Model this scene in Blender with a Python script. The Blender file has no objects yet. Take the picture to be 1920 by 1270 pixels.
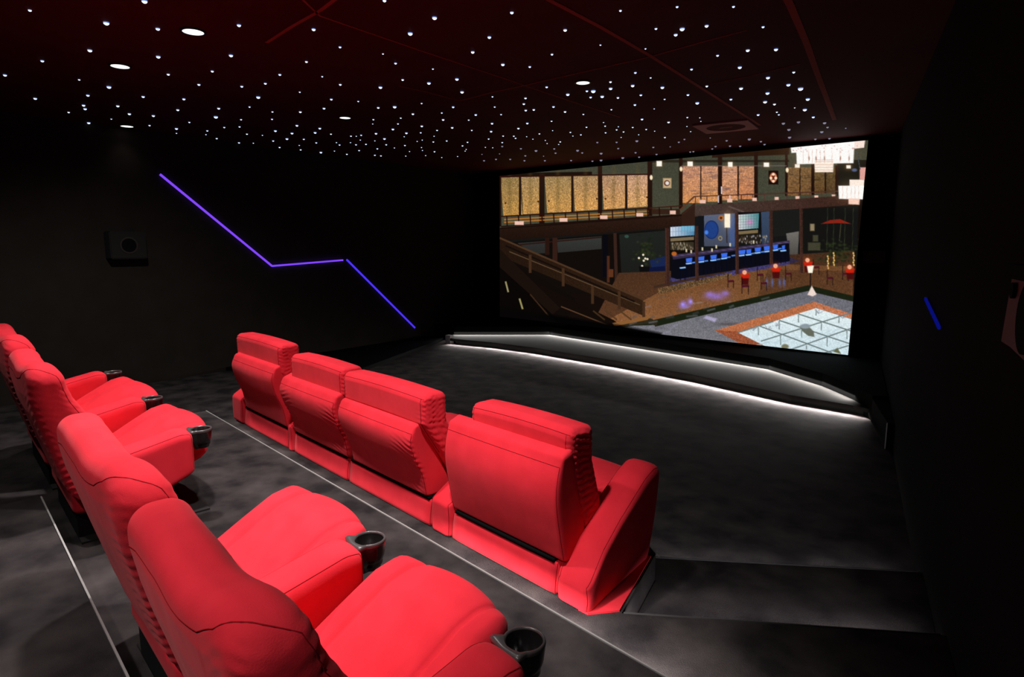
import bpy, bmesh, math, random
import numpy as np
from mathutils import Vector, noise

random.seed(7)
scn = bpy.context.scene
COL = scn.collection

# ------------------------------------------------------------------ camera
FPX, YAW, PIT, ZC = 1165.0, math.radians(38.4), math.radians(8.54), 2.36
CAM = Vector((0, 0, ZC))
FW = Vector((-math.sin(YAW) * math.cos(PIT), math.cos(YAW) * math.cos(PIT), -math.sin(PIT)))
RT = Vector((math.cos(YAW), math.sin(YAW), 0))
UP = RT.cross(FW)
cd = bpy.data.cameras.new('camera')
cam = bpy.data.objects.new('camera', cd)
COL.objects.link(cam)
cam.location = CAM
cam.rotation_euler = (math.pi / 2 - PIT, 0, YAW)
cd.sensor_width = 36
cd.lens = FPX / 1920 * 36
cd.clip_start = 0.05
scn.camera = cam


def ray(x, y):
    return FW + RT * ((x - 960) / FPX) - UP * ((y - 635) / FPX)


def onz(x, y, z):
    """point of the level z seen at a pixel of the photograph"""
    d = ray(x, y)
    return CAM + d * ((z - ZC) / d.z)


def onpl(x, y, p, n):
    d = ray(x, y)
    return CAM + d * ((Vector(p) - CAM).dot(n) / d.dot(n))


# row frame: s along the rows, t towards the screen
ANG = math.radians(-8.3)
SV = Vector((math.cos(ANG), math.sin(ANG), 0))
TV = Vector((-math.sin(ANG), math.cos(ANG), 0))


def st(s, t, z=0.0):
    v = SV * s + TV * t
    return Vector((v.x, v.y, z))


# ------------------------------------------------------------------ levels and room
Z1, Z2, Z3, ZT, ZCEIL = 0.36, 0.60, 0.84, 0.18, 4.25
XL = -11.45


def rwx(y):                       # right wall line
    return -1.168 + (10.013 - y) * 0.174


# ------------------------------------------------------------------ materials
def new_mat(name):
    m = bpy.data.materials.new(name)
    m.use_nodes = True
    nt = m.node_tree
    b = nt.nodes['Principled BSDF']
    return m, nt, b


def plain(name, col, rough=0.5, metal=0.0, spec=0.5):
    m, nt, b = new_mat(name)
    b.inputs['Base Color'].default_value = (*col, 1)
    b.inputs['Roughness'].default_value = rough
    b.inputs['Metallic'].default_value = metal
    b.inputs['Specular IOR Level'].default_value = spec
    return m


def noisy(name, c0, c1, scale, rough=0.9, bump=0.0, bscale=80, spec=0.2, detail=6, sheen=0.0, tint=(1, 1, 1), lo=0.35, hi=0.7):
    m, nt, b = new_mat(name)
    N, L = nt.nodes, nt.links
    tc = N.new('ShaderNodeTexCoord')
    n1 = N.new('ShaderNodeTexNoise')
    n1.inputs['Scale'].default_value = scale
    n1.inputs['Detail'].default_value = detail
    cr = N.new('ShaderNodeValToRGB')
    cr.color_ramp.elements[0].position = lo
    cr.color_ramp.elements[1].position = hi
    cr.color_ramp.elements[0].color = (*c0, 1)
    cr.color_ramp.elements[1].color = (*c1, 1)
    L.new(tc.outputs['Object'], n1.inputs['Vector'])
    L.new(n1.outputs['Fac'], cr.inputs['Fac'])
    L.new(cr.outputs['Color'], b.inputs['Base Color'])
    b.inputs['Roughness'].default_value = rough
    b.inputs['Specular IOR Level'].default_value = spec
    if sheen:
        b.inputs['Sheen Weight'].default_value = sheen
        b.inputs['Sheen Roughness'].default_value = 0.5
        b.inputs['Sheen Tint'].default_value = (*tint, 1)
    if bump:
        n2 = N.new('ShaderNodeTexNoise')
        n2.inputs['Scale'].default_value = bscale
        n2.inputs['Detail'].default_value = 4
        L.new(tc.outputs['Object'], n2.inputs['Vector'])
        bp = N.new('ShaderNodeBump')
        bp.inputs['Strength'].default_value = bump
        bp.inputs['Distance'].default_value = 0.01
        L.new(n2.outputs['Fac'], bp.inputs['Height'])
        L.new(bp.outputs['Normal'], b.inputs['Normal'])
    return m


def glow(name, col, strength, sample='NONE'):
    m = bpy.data.materials.new(name)
    m.use_nodes = True
    nt = m.node_tree
    nt.nodes.clear()
    e = nt.nodes.new('ShaderNodeEmission')
    e.inputs['Color'].default_value = (*col, 1)
    e.inputs['Strength'].default_value = strength
    o = nt.nodes.new('ShaderNodeOutputMaterial')
    nt.links.new(e.outputs[0], o.inputs[0])
    m.cycles.emission_sampling = sample
    return m


M_RED = noisy('red_suede', (0.72, 0.019, 0.034), (0.82, 0.026, 0.044), 7, rough=0.85, bump=0.12, bscale=260,
              sheen=0.10, tint=(1.0, 0.45, 0.45), spec=0.15)
M_SEAM = plain('red_stitching', (0.30, 0.008, 0.012), 0.9, spec=0.1)
M_CARPET = noisy('charcoal_carpet', (0.022, 0.018, 0.019), (0.078, 0.064, 0.062), 3.4, rough=1.0, bump=0.6, bscale=260, spec=0.05, lo=0.36, hi=0.74, detail=9)
M_WALL = noisy('black_wall_fabric', (0.010, 0.0085, 0.008), (0.012, 0.010, 0.0095), 3, rough=0.95, bump=0.2, bscale=200, spec=0.05)
M_WALL_LIT = noisy('lamplit_wall_fabric', (0.022, 0.018, 0.015), (0.027, 0.022, 0.019), 3, rough=0.95, bump=0.2, bscale=200, spec=0.05)  # wall fabric lightened, lamp light on the left wall put into colour
M_CEIL = noisy('dark_maroon_ceiling', (0.066, 0.0080, 0.010), (0.080, 0.0095, 0.011), 0.5, rough=0.8, spec=0.1)
M_TRIMC = plain('red_brown_ceiling_joint', (0.34, 0.075, 0.06), 0.8, spec=0.1)
M_BLACK = plain('matt_black', (0.004, 0.004, 0.004), 0.9, spec=0.05)
M_STAGE = noisy('stage_carpet', (0.020, 0.019, 0.018), (0.028, 0.026, 0.024), 3, rough=1, spec=0.05)
M_STAGEF = plain('stage_front_black', (0.012, 0.012, 0.010), 0.6, spec=0.2)
M_GLOSS = plain('glossy_black_plastic', (0.012, 0.010, 0.010), 0.18, spec=0.6)
M_RIM = plain('satin_grey_rim', (0.10, 0.085, 0.085), 0.3, metal=0.3)
M_NOSE = plain('pale_metal_nosing', (0.42, 0.40, 0.38), 0.4, metal=0.2)
M_METAL = plain('brushed_metal', (0.5, 0.48, 0.46), 0.35, metal=0.8)
M_BASE = noisy('black_recliner_base', (0.006, 0.005, 0.005), (0.009, 0.008, 0.008), 5, rough=0.9)
M_SPKL = plain('dark_rose_speaker_cabinet', (0.007, 0.004, 0.004), 0.9)
M_SPKR = plain('warm_grey_speaker_cabinet', (0.10, 0.07, 0.062), 0.7)
M_LAMPRING = plain('black_lamp_ring', (0.01, 0.01, 0.012), 0.4)
M_VENT = plain('dusky_red_vent_frame', (0.42, 0.14, 0.14), 0.7)
M_ST = [glow('star_white', (0.80, 0.88, 1.0), 1.7), glow('star_soft', (0.42, 0.40, 0.55), 0.55)]
M_DOWN = glow('lamp_diffuser', (1.0, 0.99, 0.97), 1.6)
M_LED = glow('violet_led', (0.20, 0.055, 1.0), 1.15)
M_LED2 = glow('blue_led', (0.075, 0.035, 1.0), 1.0)
M_LED3 = glow('dim_blue_led', (0.002, 0.004, 0.16), 1.0)
M_STRIP = glow('white_led_tape', (1.0, 0.97, 0.93), 3.0)


# ------------------------------------------------------------------ object helpers
def link(name, me, mat, parent=None, smooth=False):
    for m in (mat if isinstance(mat, (list, tuple)) else [mat]):
        me.materials.append(m)
    if smooth:
        for p in me.polygons:
            p.use_smooth = True
    o = bpy.data.objects.new(name, me)
    COL.objects.link(o)
    if parent:
        o.parent = parent
    return o


def from_bm(name, bm, mat, parent=None, smooth=False):
    me = bpy.data.meshes.new(name)
    bm.to_mesh(me)
    bm.free()
    return link(name, me, mat, parent, smooth)


def tag(o, label, cat, group=None):
    o['label'] = label
    o['category'] = cat
    if group:
        o['group'] = group
    return o


def struct(o):
    o['kind'] = 'structure'
    return o


def empty(name, loc, rz=0):
    o = bpy.data.objects.new(name, None)
    COL.objects.link(o)
    o.location = loc
    o.rotation_euler = (0, 0, rz)
    return o


def prism_bm(pts, z0, z1, bm=None):
    bm = bm or bmesh.new()
    a = [bm.verts.new((p[0], p[1], z0)) for p in pts]
    b = [bm.verts.new((p[0], p[1], z1)) for p in pts]
    n = len(pts)
    bm.faces.new(a[::-1])
    bm.faces.new(b)
    for i in range(n):
        bm.faces.new((a[i], a[(i + 1) % n], b[(i + 1) % n], b[i]))
    bmesh.ops.recalc_face_normals(bm, faces=bm.faces)
    return bm


def box_bm(c, d, bm=None):
    x, y, z = c
    w, h, k = d[0] / 2, d[1] / 2, d[2] / 2
    return prism_bm([(x - w, y - h), (x + w, y - h), (x + w, y + h), (x - w, y + h)], z - k, z + k, bm)


def bar_bm(a, b, w, h, bm=None, up=Vector((0, 0, 1))):
    """straight bar between two points, width w across, height h along up"""
    bm = bm or bmesh.new()
    a, b = Vector(a), Vector(b)
    d = (b - a).normalized()
    x = d.cross(up).normalized()
    u = x.cross(d).normalized()
    vs = []
    for p in (a, b):
        for sx, sy in ((-1, -1), (1, -1), (1, 1), (-1, 1)):
            vs.append(bm.verts.new(p + x * sx * w / 2 + u * sy * h / 2))
    for f in ((0, 1, 2, 3), (7, 6, 5, 4), (0, 4, 5, 1), (1, 5, 6, 2), (2, 6, 7, 3), (3, 7, 4, 0)):
        bm.faces.new([vs[i] for i in f])
    bmesh.ops.recalc_face_normals(bm, faces=bm.faces)
    return bm


def disc_bm(r0, r1, z0, z1, n=40, bm=None):
    """ring r0..r1 between z0 and z1 (r0 == 0: solid disc)"""
    bm = bm or bmesh.new()
    loops = []
    for r, z in ((r1, z0), (r1, z1), (r0, z1), (r0, z0)):
        if r == 0:
            loops.append([bm.verts.new((0, 0, z))])
        else:
            loops.append([bm.verts.new((r * math.cos(2 * math.pi * i / n), r * math.sin(2 * math.pi * i / n), z)) for i in range(n)])
    for k in range(4):
        A, B = loops[k], loops[(k + 1) % 4]
        if len(A) == 1 and len(B) == 1:
            continue
        for i in range(n):
            j = (i + 1) % n
            if len(A) == 1:
                bm.faces.new((A[0], B[j], B[i]))
            elif len(B) == 1:
                bm.faces.new((A[i], A[j], B[0]))
            else:
                bm.faces.new((A[i], A[j], B[j], B[i]))
    bmesh.ops.recalc_face_normals(bm, faces=bm.faces)
    return bm


def rmap(p, h, r):
    q = [max(-(h[i] - r), min(h[i] - r, p[i])) for i in range(3)]
    d = Vector((p[0] - q[0], p[1] - q[1], p[2] - q[2]))
    if d.length > 1e-9:
        d = d.normalized() * r
    return Vector(q) + d


def rbox(name, size, r, seg, deform, mat, parent, seams=(), seam_r=0.0019):
    """soft upholstered block: a rounded box of the given size whose surface grid is then shaped by deform(p)"""
    h = [s / 2 for s in size]
    bm = bmesh.new()
    for ax in range(3):
        u, v = [i for i in range(3) if i != ax]
        nu, nv = seg[u], seg[v]
        for sg in (-1, 1):
            g = []
            for i in range(nu + 1):
                row = []
                for j in range(nv + 1):
                    p = [0, 0, 0]
                    p[ax] = sg * h[ax]
                    p[u] = -h[u] + 2 * h[u] * i / nu
                    p[v] = -h[v] + 2 * h[v] * j / nv
                    row.append(bm.verts.new(rmap(p, h, r)))
                g.append(row)
            for i in range(nu):
                for j in range(nv):
                    bm.faces.new((g[i][j], g[i + 1][j], g[i + 1][j + 1], g[i][j + 1]))
    bmesh.ops.remove_doubles(bm, verts=bm.verts, dist=1e-5)
    for v in bm.verts:
        v.co = deform(v.co)
    bmesh.ops.recalc_face_normals(bm, faces=bm.faces)
    bm.faces.ensure_lookup_table()
    for path in seams:                      # stitched seams lie on the same surface
        pts = []
        for k in range(len(path) - 1):
            a, b = Vector(path[k]), Vector(path[k + 1])
            n = max(2, int((b - a).length / 0.02))
            for i in range(n):
                pts.append(a.lerp(b, i / n))
        pts.append(Vector(path[-1]))
        pts = [deform(rmap(p, h, r)) for p in pts]
        nf0 = len(bm.faces)
        prev = None
        for i, p in enumerate(pts):
            d = (pts[min(i + 1, len(pts) - 1)] - pts[max(i - 1, 0)]).normalized()
            a = d.orthogonal().normalized()
            b = d.cross(a)
            ring = [bm.verts.new(p + (a * math.cos(k * math.pi / 2) + b * math.sin(k * math.pi / 2)) * seam_r) for k in range(4)]
            if prev:
                # keep rings aligned
                best = min(range(4), key=lambda o: sum((ring[(k + o) % 4].co - prev[k].co).length for k in range(4)))
                ring = [ring[(k + best) % 4] for k in range(4)]
                for k in range(4):
                    f = bm.faces.new((prev[k], prev[(k + 1) % 4], ring[(k + 1) % 4], ring[k]))
                    f.material_index = 1
            prev = ring
    return from_bm(name, bm, [mat, M_SEAM], parent, smooth=True)


def interp(tab, x):
    if x <= tab[0][0]:
        return tab[0][1]
    for (a, fa), (b, fb) in zip(tab, tab[1:]):
        if x <= b:
            k = (x - a) / (b - a)
            k = k * k * (3 - 2 * k) if len(tab) > 3 else k
            return fa + (fb - fa) * k
    return tab[-1][1]


def lin(tab, x):
    if x <= tab[0][0]:
        return tab[0][1]
    for (a, fa), (b, fb) in zip(tab, tab[1:]):
        if x <= b:
            return fa + (fb - fa) * (x - a) / (b - a)
    return tab[-1][1]


def spl(tab, x):
    n = len(tab)
    x = min(max(x, tab[0][0]), tab[-1][0])
    for i in range(n - 1):
        if x <= tab[i + 1][0]:
            break
    x1, y1_, x2, y2_ = tab[i][0], tab[i][1], tab[i + 1][0], tab[i + 1][1]
    m1 = (y2_ - tab[max(i - 1, 0)][1]) / (x2 - tab[max(i - 1, 0)][0])
    j = min(i + 2, n - 1)
    m2 = (tab[j][1] - y1_) / (tab[j][0] - x1)
    h = x2 - x1
    u = (x - x1) / h
    return ((2 * u ** 3 - 3 * u * u + 1) * y1_ + (u ** 3 - 2 * u * u + u) * h * m1
            + (3 * u * u - 2 * u ** 3) * y2_ + (u ** 3 - u * u) * h * m2)


def ruffle(x, z, amp, freq=62.0, seed=0.0):
    n = noise.noise(Vector((x * 5 + seed, z * 3, seed)))
    w = math.sin(z * freq + 4.5 * n + x * 9 + seed)
    m = max(0.12, 0.55 + 0.9 * noise.noise(Vector((x * 9, z * 9, seed + 3))))
    return amp * w * m


# ------------------------------------------------------------------ room shell
y0, y1 = -3.2, 12.75
bm = prism_bm([(XL - .1, y0 - .1), (rwx(y0) + .1, y0 - .1), (rwx(y1) + .1, y1 + .1), (XL - .1, y1 + .1)], -0.1, 0)
struct(from_bm('floor', bm, M_CARPET))
bm = prism_bm([(XL - .1, y0 - .1), (rwx(y0) + .1, y0 - .1), (rwx(y1) + .1, y1 + .1), (XL - .1, y1 + .1)], ZCEIL, ZCEIL + .1)
struct(from_bm('ceiling', bm, M_CEIL))
struct(from_bm('wall_left', prism_bm([(XL - .1, y0), (XL, y0), (XL, y1), (XL - .1, y1)], 0, ZCEIL), M_WALL_LIT))
struct(from_bm('wall_front', prism_bm([(XL, y1), (rwx(y1) + .1, y1), (rwx(y1) + .1, y1 + .1), (XL, y1 + .1)], 0, ZCEIL), M_BLACK))
struct(from_bm('wall_right', prism_bm([(rwx(y0), y0), (rwx(y0) + .1, y0), (rwx(y1) + .1, y1), (rwx(y1), y1)], 0, ZCEIL), M_WALL))
struct(from_bm('wall_back', prism_bm([(XL, y0 - .1), (rwx(y0) + .1, y0 - .1), (rwx(y0) + .1, y0), (XL, y0)], 0, ZCEIL), M_WALL))

# low dark ledge that stands out along the left wall
lp = [onz(433, 698, 0), onz(678, 691, .07), onz(740, 668, .07), onz(817, 640, .07), onz(831, 633, .07)]
pts = [(XL + .002, lp[0].y)] + [(p.x, p.y) for p in lp[1:]] + [(XL + .002, lp[-1].y + .1)]
struct(from_bm('trim_1', prism_bm(pts, 0.0, .07), M_BLACK))

# seating platforms: front row level, the tread beside it, second and third level
n2a, n2b = onz(1100, 1148, Z1), onz(1740, 1190, Z1)
d2 = (n2b - n2a).normalized()
n1a, n1b = onz(1220, 1046, ZT), onz(1700, 1072, ZT)
d1 = (n1b - n1a).normalized()


def hit_right(p, d):
    # intersection of p + k d with the right wall
    k = (rwx(p.y) - p.x) / (d.x + 0.174 * d.y)
    return p + d * k


cornerP = st(-1.88, 2.6)
frontP = st(-2.13, 3.30)
r2 = hit_right(n2a, d2)
back1 = st(-7.25, 1.9)
w1 = hit_right(st(-1.0, 1.9), SV)
P1 = [back1, w1, r2, cornerP + d2 * 0.02, cornerP, frontP, st(-2.6, 3.62), st(-7.25, 3.62)]
# drop the collinear point
P1 = [back1, w1, r2, cornerP, frontP, st(-2.6, 3.62), st(-7.25, 3.62)]
platf = from_bm('floor_platform', prism_bm([(p.x, p.y) for p in P1], 0, Z1), M_CARPET)
struct(platf)
r1 = hit_right(n1a, d1)
n1L = n1a - d1 * 0.7
T1 = [cornerP + Vector((0.006, 0.003, 0)), r2 + Vector((-.004, .004, 0)), r1, n1L, frontP + Vector((.006, 0.006, 0))]
struct(from_bm('floor_tread', prism_bm([(p.x, p.y) for p in T1], 0, ZT), M_CARPET))
TB2 = 0.44
t2r = hit_right(st(-1.0, 2.052), SV)
P2 = [st(-6.97, TB2 - .5), hit_right(st(-1, TB2 - .5), SV), t2r, st(-6.97, 2.052)]
struct(from_bm('floor_platform', prism_bm([(p.x, p.y) for p in P2], Z1 - .3, Z2), M_CARPET))
t3 = 0.385
P3 = [st(-4.62, -3.0), st(1.1, -3.0), hit_right(st(-1, t3), SV), st(-4.62, t3)]
P3[1] = hit_right(st(-1, -2.6), SV)
P3[0] = st(-4.62, -2.6)
struct(from_bm('floor_platform', prism_bm([(p.x, p.y) for p in P3], Z2 - .5, Z3), M_CARPET))

# pale nosing trims along the platform edges
def nosing(a, b, z, w=.012, n=None):
    a, b = Vector((a.x, a.y, z + .0035)), Vector((b.x, b.y, z + .0035))
    return bar_bm(a, b, w, .007)


tn = [
    (st(-6.97, 2.052), t2r, Z2, .009),
    (st(-4.6, t3 - .004), hit_right(st(-1, t3 - .004), SV), Z3, .008),
    (cornerP, r2, Z1, .006),
    (n1L, r1, ZT, .006),
]
for k, (a, b, z, w) in enumerate(tn):
    a2 = a + (b - a).normalized() * .01
    b2 = b - (b - a).normalized() * .03
    struct(from_bm('trim_%d' % (k + 2), nosing(a2, b2, z, w), M_NOSE if k < 2 else plain('carpet_edge_trim', (0.07, .065, .065), .8)))


def strip_light(name, a, b, z, power, col=(1, .97, .94), width=.02, tilt=0.0, fwd=None, spread=math.pi):
    """an LED tape: a rectangular area light lying along a..b just under an edge"""
    a, b = Vector((a.x, a.y, z)), Vector((b.x, b.y, z))
    ld = bpy.data.lights.new(name, 'AREA')
    ld.shape = 'RECTANGLE'
    ld.size = (b - a).length
    ld.size_y = width
    ld.energy = power
    ld.color = col
    ld.spread = spread
    o = bpy.data.objects.new(name, ld)
    COL.objects.link(o)
    o.location = (a + b) / 2
    x = (b - a).normalized()
    f = fwd if fwd is not None else Vector((0, 0, 1)).cross(x)
    dirv = (f * math.sin(tilt) + Vector((0, 0, -1)) * math.cos(tilt)).normalized()
    zax = -dirv
    yax = zax.cross(x)
    from mathutils import Matrix
    m = Matrix((x, yax, zax)).transposed().to_4x4()
    m.translation = (a + b) / 2
    o.matrix_world = m
    return o


TF = TV
a, b = st(-6.9, 2.052), t2r
# LED tapes under the nosings
off = TV * 0.012
strip_light('led_tape_light', st(-6.9, 2.064), st(-3.2, 2.064), Z2 - .03, 6, tilt=.7, fwd=TV, spread=1.4)
strip_light('led_tape_light', st(-3.2, 2.064), t2r + off - SV * .05, Z2 - .03, 20, tilt=.7, fwd=TV, spread=1.4)
f2 = Vector((-d2.y, d2.x, 0))
f1 = Vector((-d1.y, d1.x, 0))
strip_light('led_tape_light', cornerP + f2 * .012 + d2 * .05, r2 + f2 * .012 - d2 * .05, Z1 - .02, 3.6, tilt=.85, spread=2.0, fwd=f2, col=(.95, .95, 1))
strip_light('led_tape_light', n1a + f1 * .012, r1 + f1 * .012 - d1 * .05, ZT - .02, 3.8, tilt=.85, spread=2.0, fwd=f1, col=(.9, .93, 1))

# ------------------------------------------------------------------ stage
ZS = 0.14
fr = [onz(x, y, ZS) for x, y in ((844, 635), (921, 642), (1000, 652), (1150, 676), (1300, 703), (1481, 741), (1600, 760), (1640, 769))]
gl = []
bk = [onz(x, y, ZS) for x, y in ((1608, 752), (1540, 724), (1440, 693), (1235, 660), (1030, 628), (850, 628))]
stage = empty('stage_platform', (sum(p.x for p in fr) / len(fr), fr[3].y, 0))
tag(stage, 'low dark stage under the screen with white light glowing beneath its front edge', 'stage')
ox = stage.location
top = [(p.x - ox.x, p.y - ox.y) for p in fr + bk]
from_bm('deck', prism_bm(top, ZS - .055, ZS), M_STAGE, stage)
# recessed plinth under the deck
inner = []
for p in fr:
    inner.append((p.x - ox.x, p.y + .10 - ox.y))
inner[0] = (inner[0][0] + .1, inner[0][1])
from_bm('plinth', prism_bm(inner + [(p.x - ox.x, p.y - .02 - ox.y) for p in bk[1:]], 0.002, ZS - .057), M_STAGEF, stage)
bm = bmesh.new()
for a, b in zip(fr, fr[1:]):
    bar_bm((a.x - ox.x, a.y - ox.y - .004, ZS - .027), (b.x - ox.x, b.y - ox.y - .004, ZS - .027), .006, .052, bm)
from_bm('edge_strip', bm, M_STAGEF, stage)
bm = bmesh.new()
for a, b in zip(fr, fr[1:]):
    bar_bm((a.x - ox.x, a.y - ox.y + .05, ZS - .0595), (b.x - ox.x, b.y - ox.y + .05, ZS - .0595), .012, .005, bm)
from_bm('led_tape', bm, M_STRIP, stage)
c0 = fr[0]
box = box_bm((c0.x - ox.x - .12, c0.y - ox.y + .10, .1), (.16, .12, .2))
from_bm('end_block', box, plain('pale_end_block', (.45, .43, .40), .7), stage)
W = [16, 20, 26, 30, 30, 24, 10]
for (a, b), w in zip(zip(fr, fr[1:]), W):
    L = (b - a).length
    d = (b - a).normalized()
    strip_light('stage_light', a + Vector((0, -.004, 0)), b + Vector((0, -.004, 0)), ZS - .058, w * L / 1.2, tilt=.75, spread=1.9,
                fwd=Vector((d.y, -d.x, 0)), width=.015)

# low black baffle behind the stage, white light at its foot
bf = [onz(x, y, ZS) for x, y in ((850, 628), (1030, 628), (1235, 660), (1440, 693), (1540, 724), (1600, 751))]
endp = onz(1668, 778, .14)
foot = bf + [Vector((-1.27, 9.45, 0))]
poly = [(p.x, p.y + .03) for p in foot] + [(rwx(9.6) - .02, 9.6), (rwx(12.7) - .01, 12.72), (XL + .03, 12.72), (XL + .03, bf[0].y + .03)]
bfo = from_bm('baffle_wall', prism_bm(poly, 0.0, ZS + .20), M_BLACK)
struct(bfo)
BW = [22, 34, 34, 26, 22]
for (a, b), w in zip(zip(bf, bf[1:]), BW):
    L = (b - a).length
    d = (b - a).normalized()
    strip_light('baffle_light', a, b, ZS + .10, w * L / 1.4, tilt=.6, spread=2.5, fwd=Vector((d.y, -d.x, 0)), width=.02)
# metal post where the baffle meets the right wall
p0 = onz(1663, 842, 0)
struct(from_bm('trim_6', box_bm((p0.x - .02, p0.y, .155), (.012, .02, .31)), M_METAL))
struct(from_bm('trim_7', prism_bm([(p0.x - .012, p0.y - .02), (p0.x + .08, p0.y - .02), (rwx(9.55) - .01, 9.55), (-1.26, 9.42)], 0, .31), M_BLACK))

# ------------------------------------------------------------------ ceiling joints
def cj(pts, w, k):
    bm = bmesh.new()
    for (xa, ya), (xb, yb) in zip(pts, pts[1:]):
        a, b = onz(xa, ya, ZCEIL - .003), onz(xb, yb, ZCEIL - .003)
        bar_bm(a, b, w, .004, bm)
    struct(from_bm('trim_%d' % k, bm, M_TRIMC))


cj([(560, -8), (600, 30), (780, 92), (960, 152), (982, 160), (1080, 193), (1162, 220)], .018, 8)
cj([(1012, -10), (1030, 0), (1125, 50), (1217, 103), (1320, 168), (1425, 235)], .045, 9)
cj([(862, 189), (925, 173), (985, 160), (1217, 107), (1320, 78), (1400, 57)], .016, 10)
cj([(1470, -12), (1482, 10), (1512, 80), (1535, 145), (1565, 225)], .06, 11)
cj([(1330, 158), (1400, 144), (1500, 120)], .012, 12)
cj([(640, -10), (600, 20), (550, 48), (500, 80)], .035, 13)
cj([(750, 162), (800, 173), (862, 189)], .012, 14)

# ------------------------------------------------------------------ ceiling vent
vc = onz(1361, 237, ZCEIL)
q0, q1, q2, q3 = [onz(*q, ZCEIL) for q in ((1314, 233), (1362, 226), (1406, 240), (1362, 247))]
ux = (q2 - q0)
hw = .34
vent = empty('ceiling_vent', (vc.x, vc.y, ZCEIL), math.radians(6))
tag(vent, 'square ceiling vent with a pinkish frame and round dark centre, above the screen', 'vent')
bm = bmesh.new()
n = 48
outer, inn = [], []
for i in range(n):
    a = 2 * math.pi * i / n
    c, s = math.cos(a), math.sin(a)
    k = .42 / max(abs(c), abs(s))
    outer.append(bm.verts.new((c * k, s * k, -.02)))
    inn.append(bm.verts.new((c * .30, s * .30, -.02)))
ob2 = [bm.verts.new((v.co.x, v.co.y, -.001)) for v in outer]
ib2 = [bm.verts.new((v.co.x, v.co.y, -.001)) for v in inn]
for i in range(n):
    j = (i + 1) % n
    bm.faces.new((outer[i], outer[j], inn[j], inn[i]))
    bm.faces.new((ob2[i], ob2[j], outer[j], outer[i]))
    bm.faces.new((inn[i], inn[j], ib2[j], ib2[i]))
bmesh.ops.recalc_face_normals(bm, faces=bm.faces)
from_bm('frame', bm, M_VENT, vent)
from_bm('grille', disc_bm(0, .298, -.012, -.002), M_CEIL, vent)
from_bm('louvre', box_bm((0, 0, -.016), (.2, .03, .006)), M_VENT, vent)


# ------------------------------------------------------------------ downlights
def spot(loc, power, size=110, blend=.9, rad=.08, aim=None, name='downlight_beam', col=(1, .975, .96)):
    ld = bpy.data.lights.new(name, 'SPOT')
    ld.energy = power
    ld.spot_size = math.radians(size)
    ld.spot_blend = blend
    ld.shadow_soft_size = rad
    ld.color = col
    o = bpy.data.objects.new(name, ld)
    COL.objects.link(o)
    o.location = loc
    if aim is not None:
        o.rotation_euler = (Vector(aim) - Vector(loc)).to_track_quat('-Z', 'Y').to_euler()
    return o


DL = [
    ((362, 58), .088, 'round white downlight, nearest and largest of those in the left ceiling', 320),
    ((225, 123), .088, 'round white downlight between the largest one and the left wall', 420),
    ((238, 236), .088, 'round white downlight, thin ellipse at the top of the left wall', 4),
    ((647, 220), .078, 'small flat white downlight amid the stars above the kinked violet strip', 120),
    ((1093, 154), .078, 'small round white downlight above the screen near the long ceiling joints', 22),
]
for (px, r, lab, pw) in DL:
    c = onz(*px, ZCEIL)
    if c.x < XL + .12:
        c.x = XL + .12
    dl = empty('downlight', (c.x, c.y, ZCEIL))
    tag(dl, lab, 'ceiling light')
    from_bm('ring', disc_bm(r, r + .02, -.012, -.001), M_LAMPRING, dl)
    from_bm('diffuser', disc_bm(0, r * .995, -.010, -.002), M_DOWN, dl)
    if pw == 420:
        spot((c.x, c.y, ZCEIL - .03), pw, 118, 1.0, .08, (c.x - 1.9, c.y + .6, 0))
    else:
        spot((c.x, c.y, ZCEIL - .03), pw, 100, 1.0, .08)

# added downlights out of view, placed and aimed to light the seats
for loc, pw, sz, aim in (
    ((-2.02, 1.62), 520, 70, (-2.9, 2.0, 0)),
    ((-4.1, 1.75), 430, 104, (-4.1, 1.85, 0)),
    ((-2.1, -0.7), 230, 68, (-2.3, 1.1, 0)),
    ((-.25, -.9), 130, 36, (-1.2, .4, 1.3)),  # lamp added to brighten the right end of the nearest recliner
    ((-5.0, 0.3), 90, 90, (-4.7, .7, 0)),
):
    dl = empty('downlight', (loc[0], loc[1], ZCEIL))
    tag(dl, 'added round white downlight in the ceiling, placed out of view to light the seats', 'ceiling light', 'added downlights over the seats')
    from_bm('ring', disc_bm(.09, .11, -.012, -.001), M_LAMPRING, dl)
    from_bm('diffuser', disc_bm(0, .0895, -.010, -.002), M_DOWN, dl)
    spot((loc[0], loc[1], ZCEIL - .03), pw, sz, .8, .08, aim)

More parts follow.
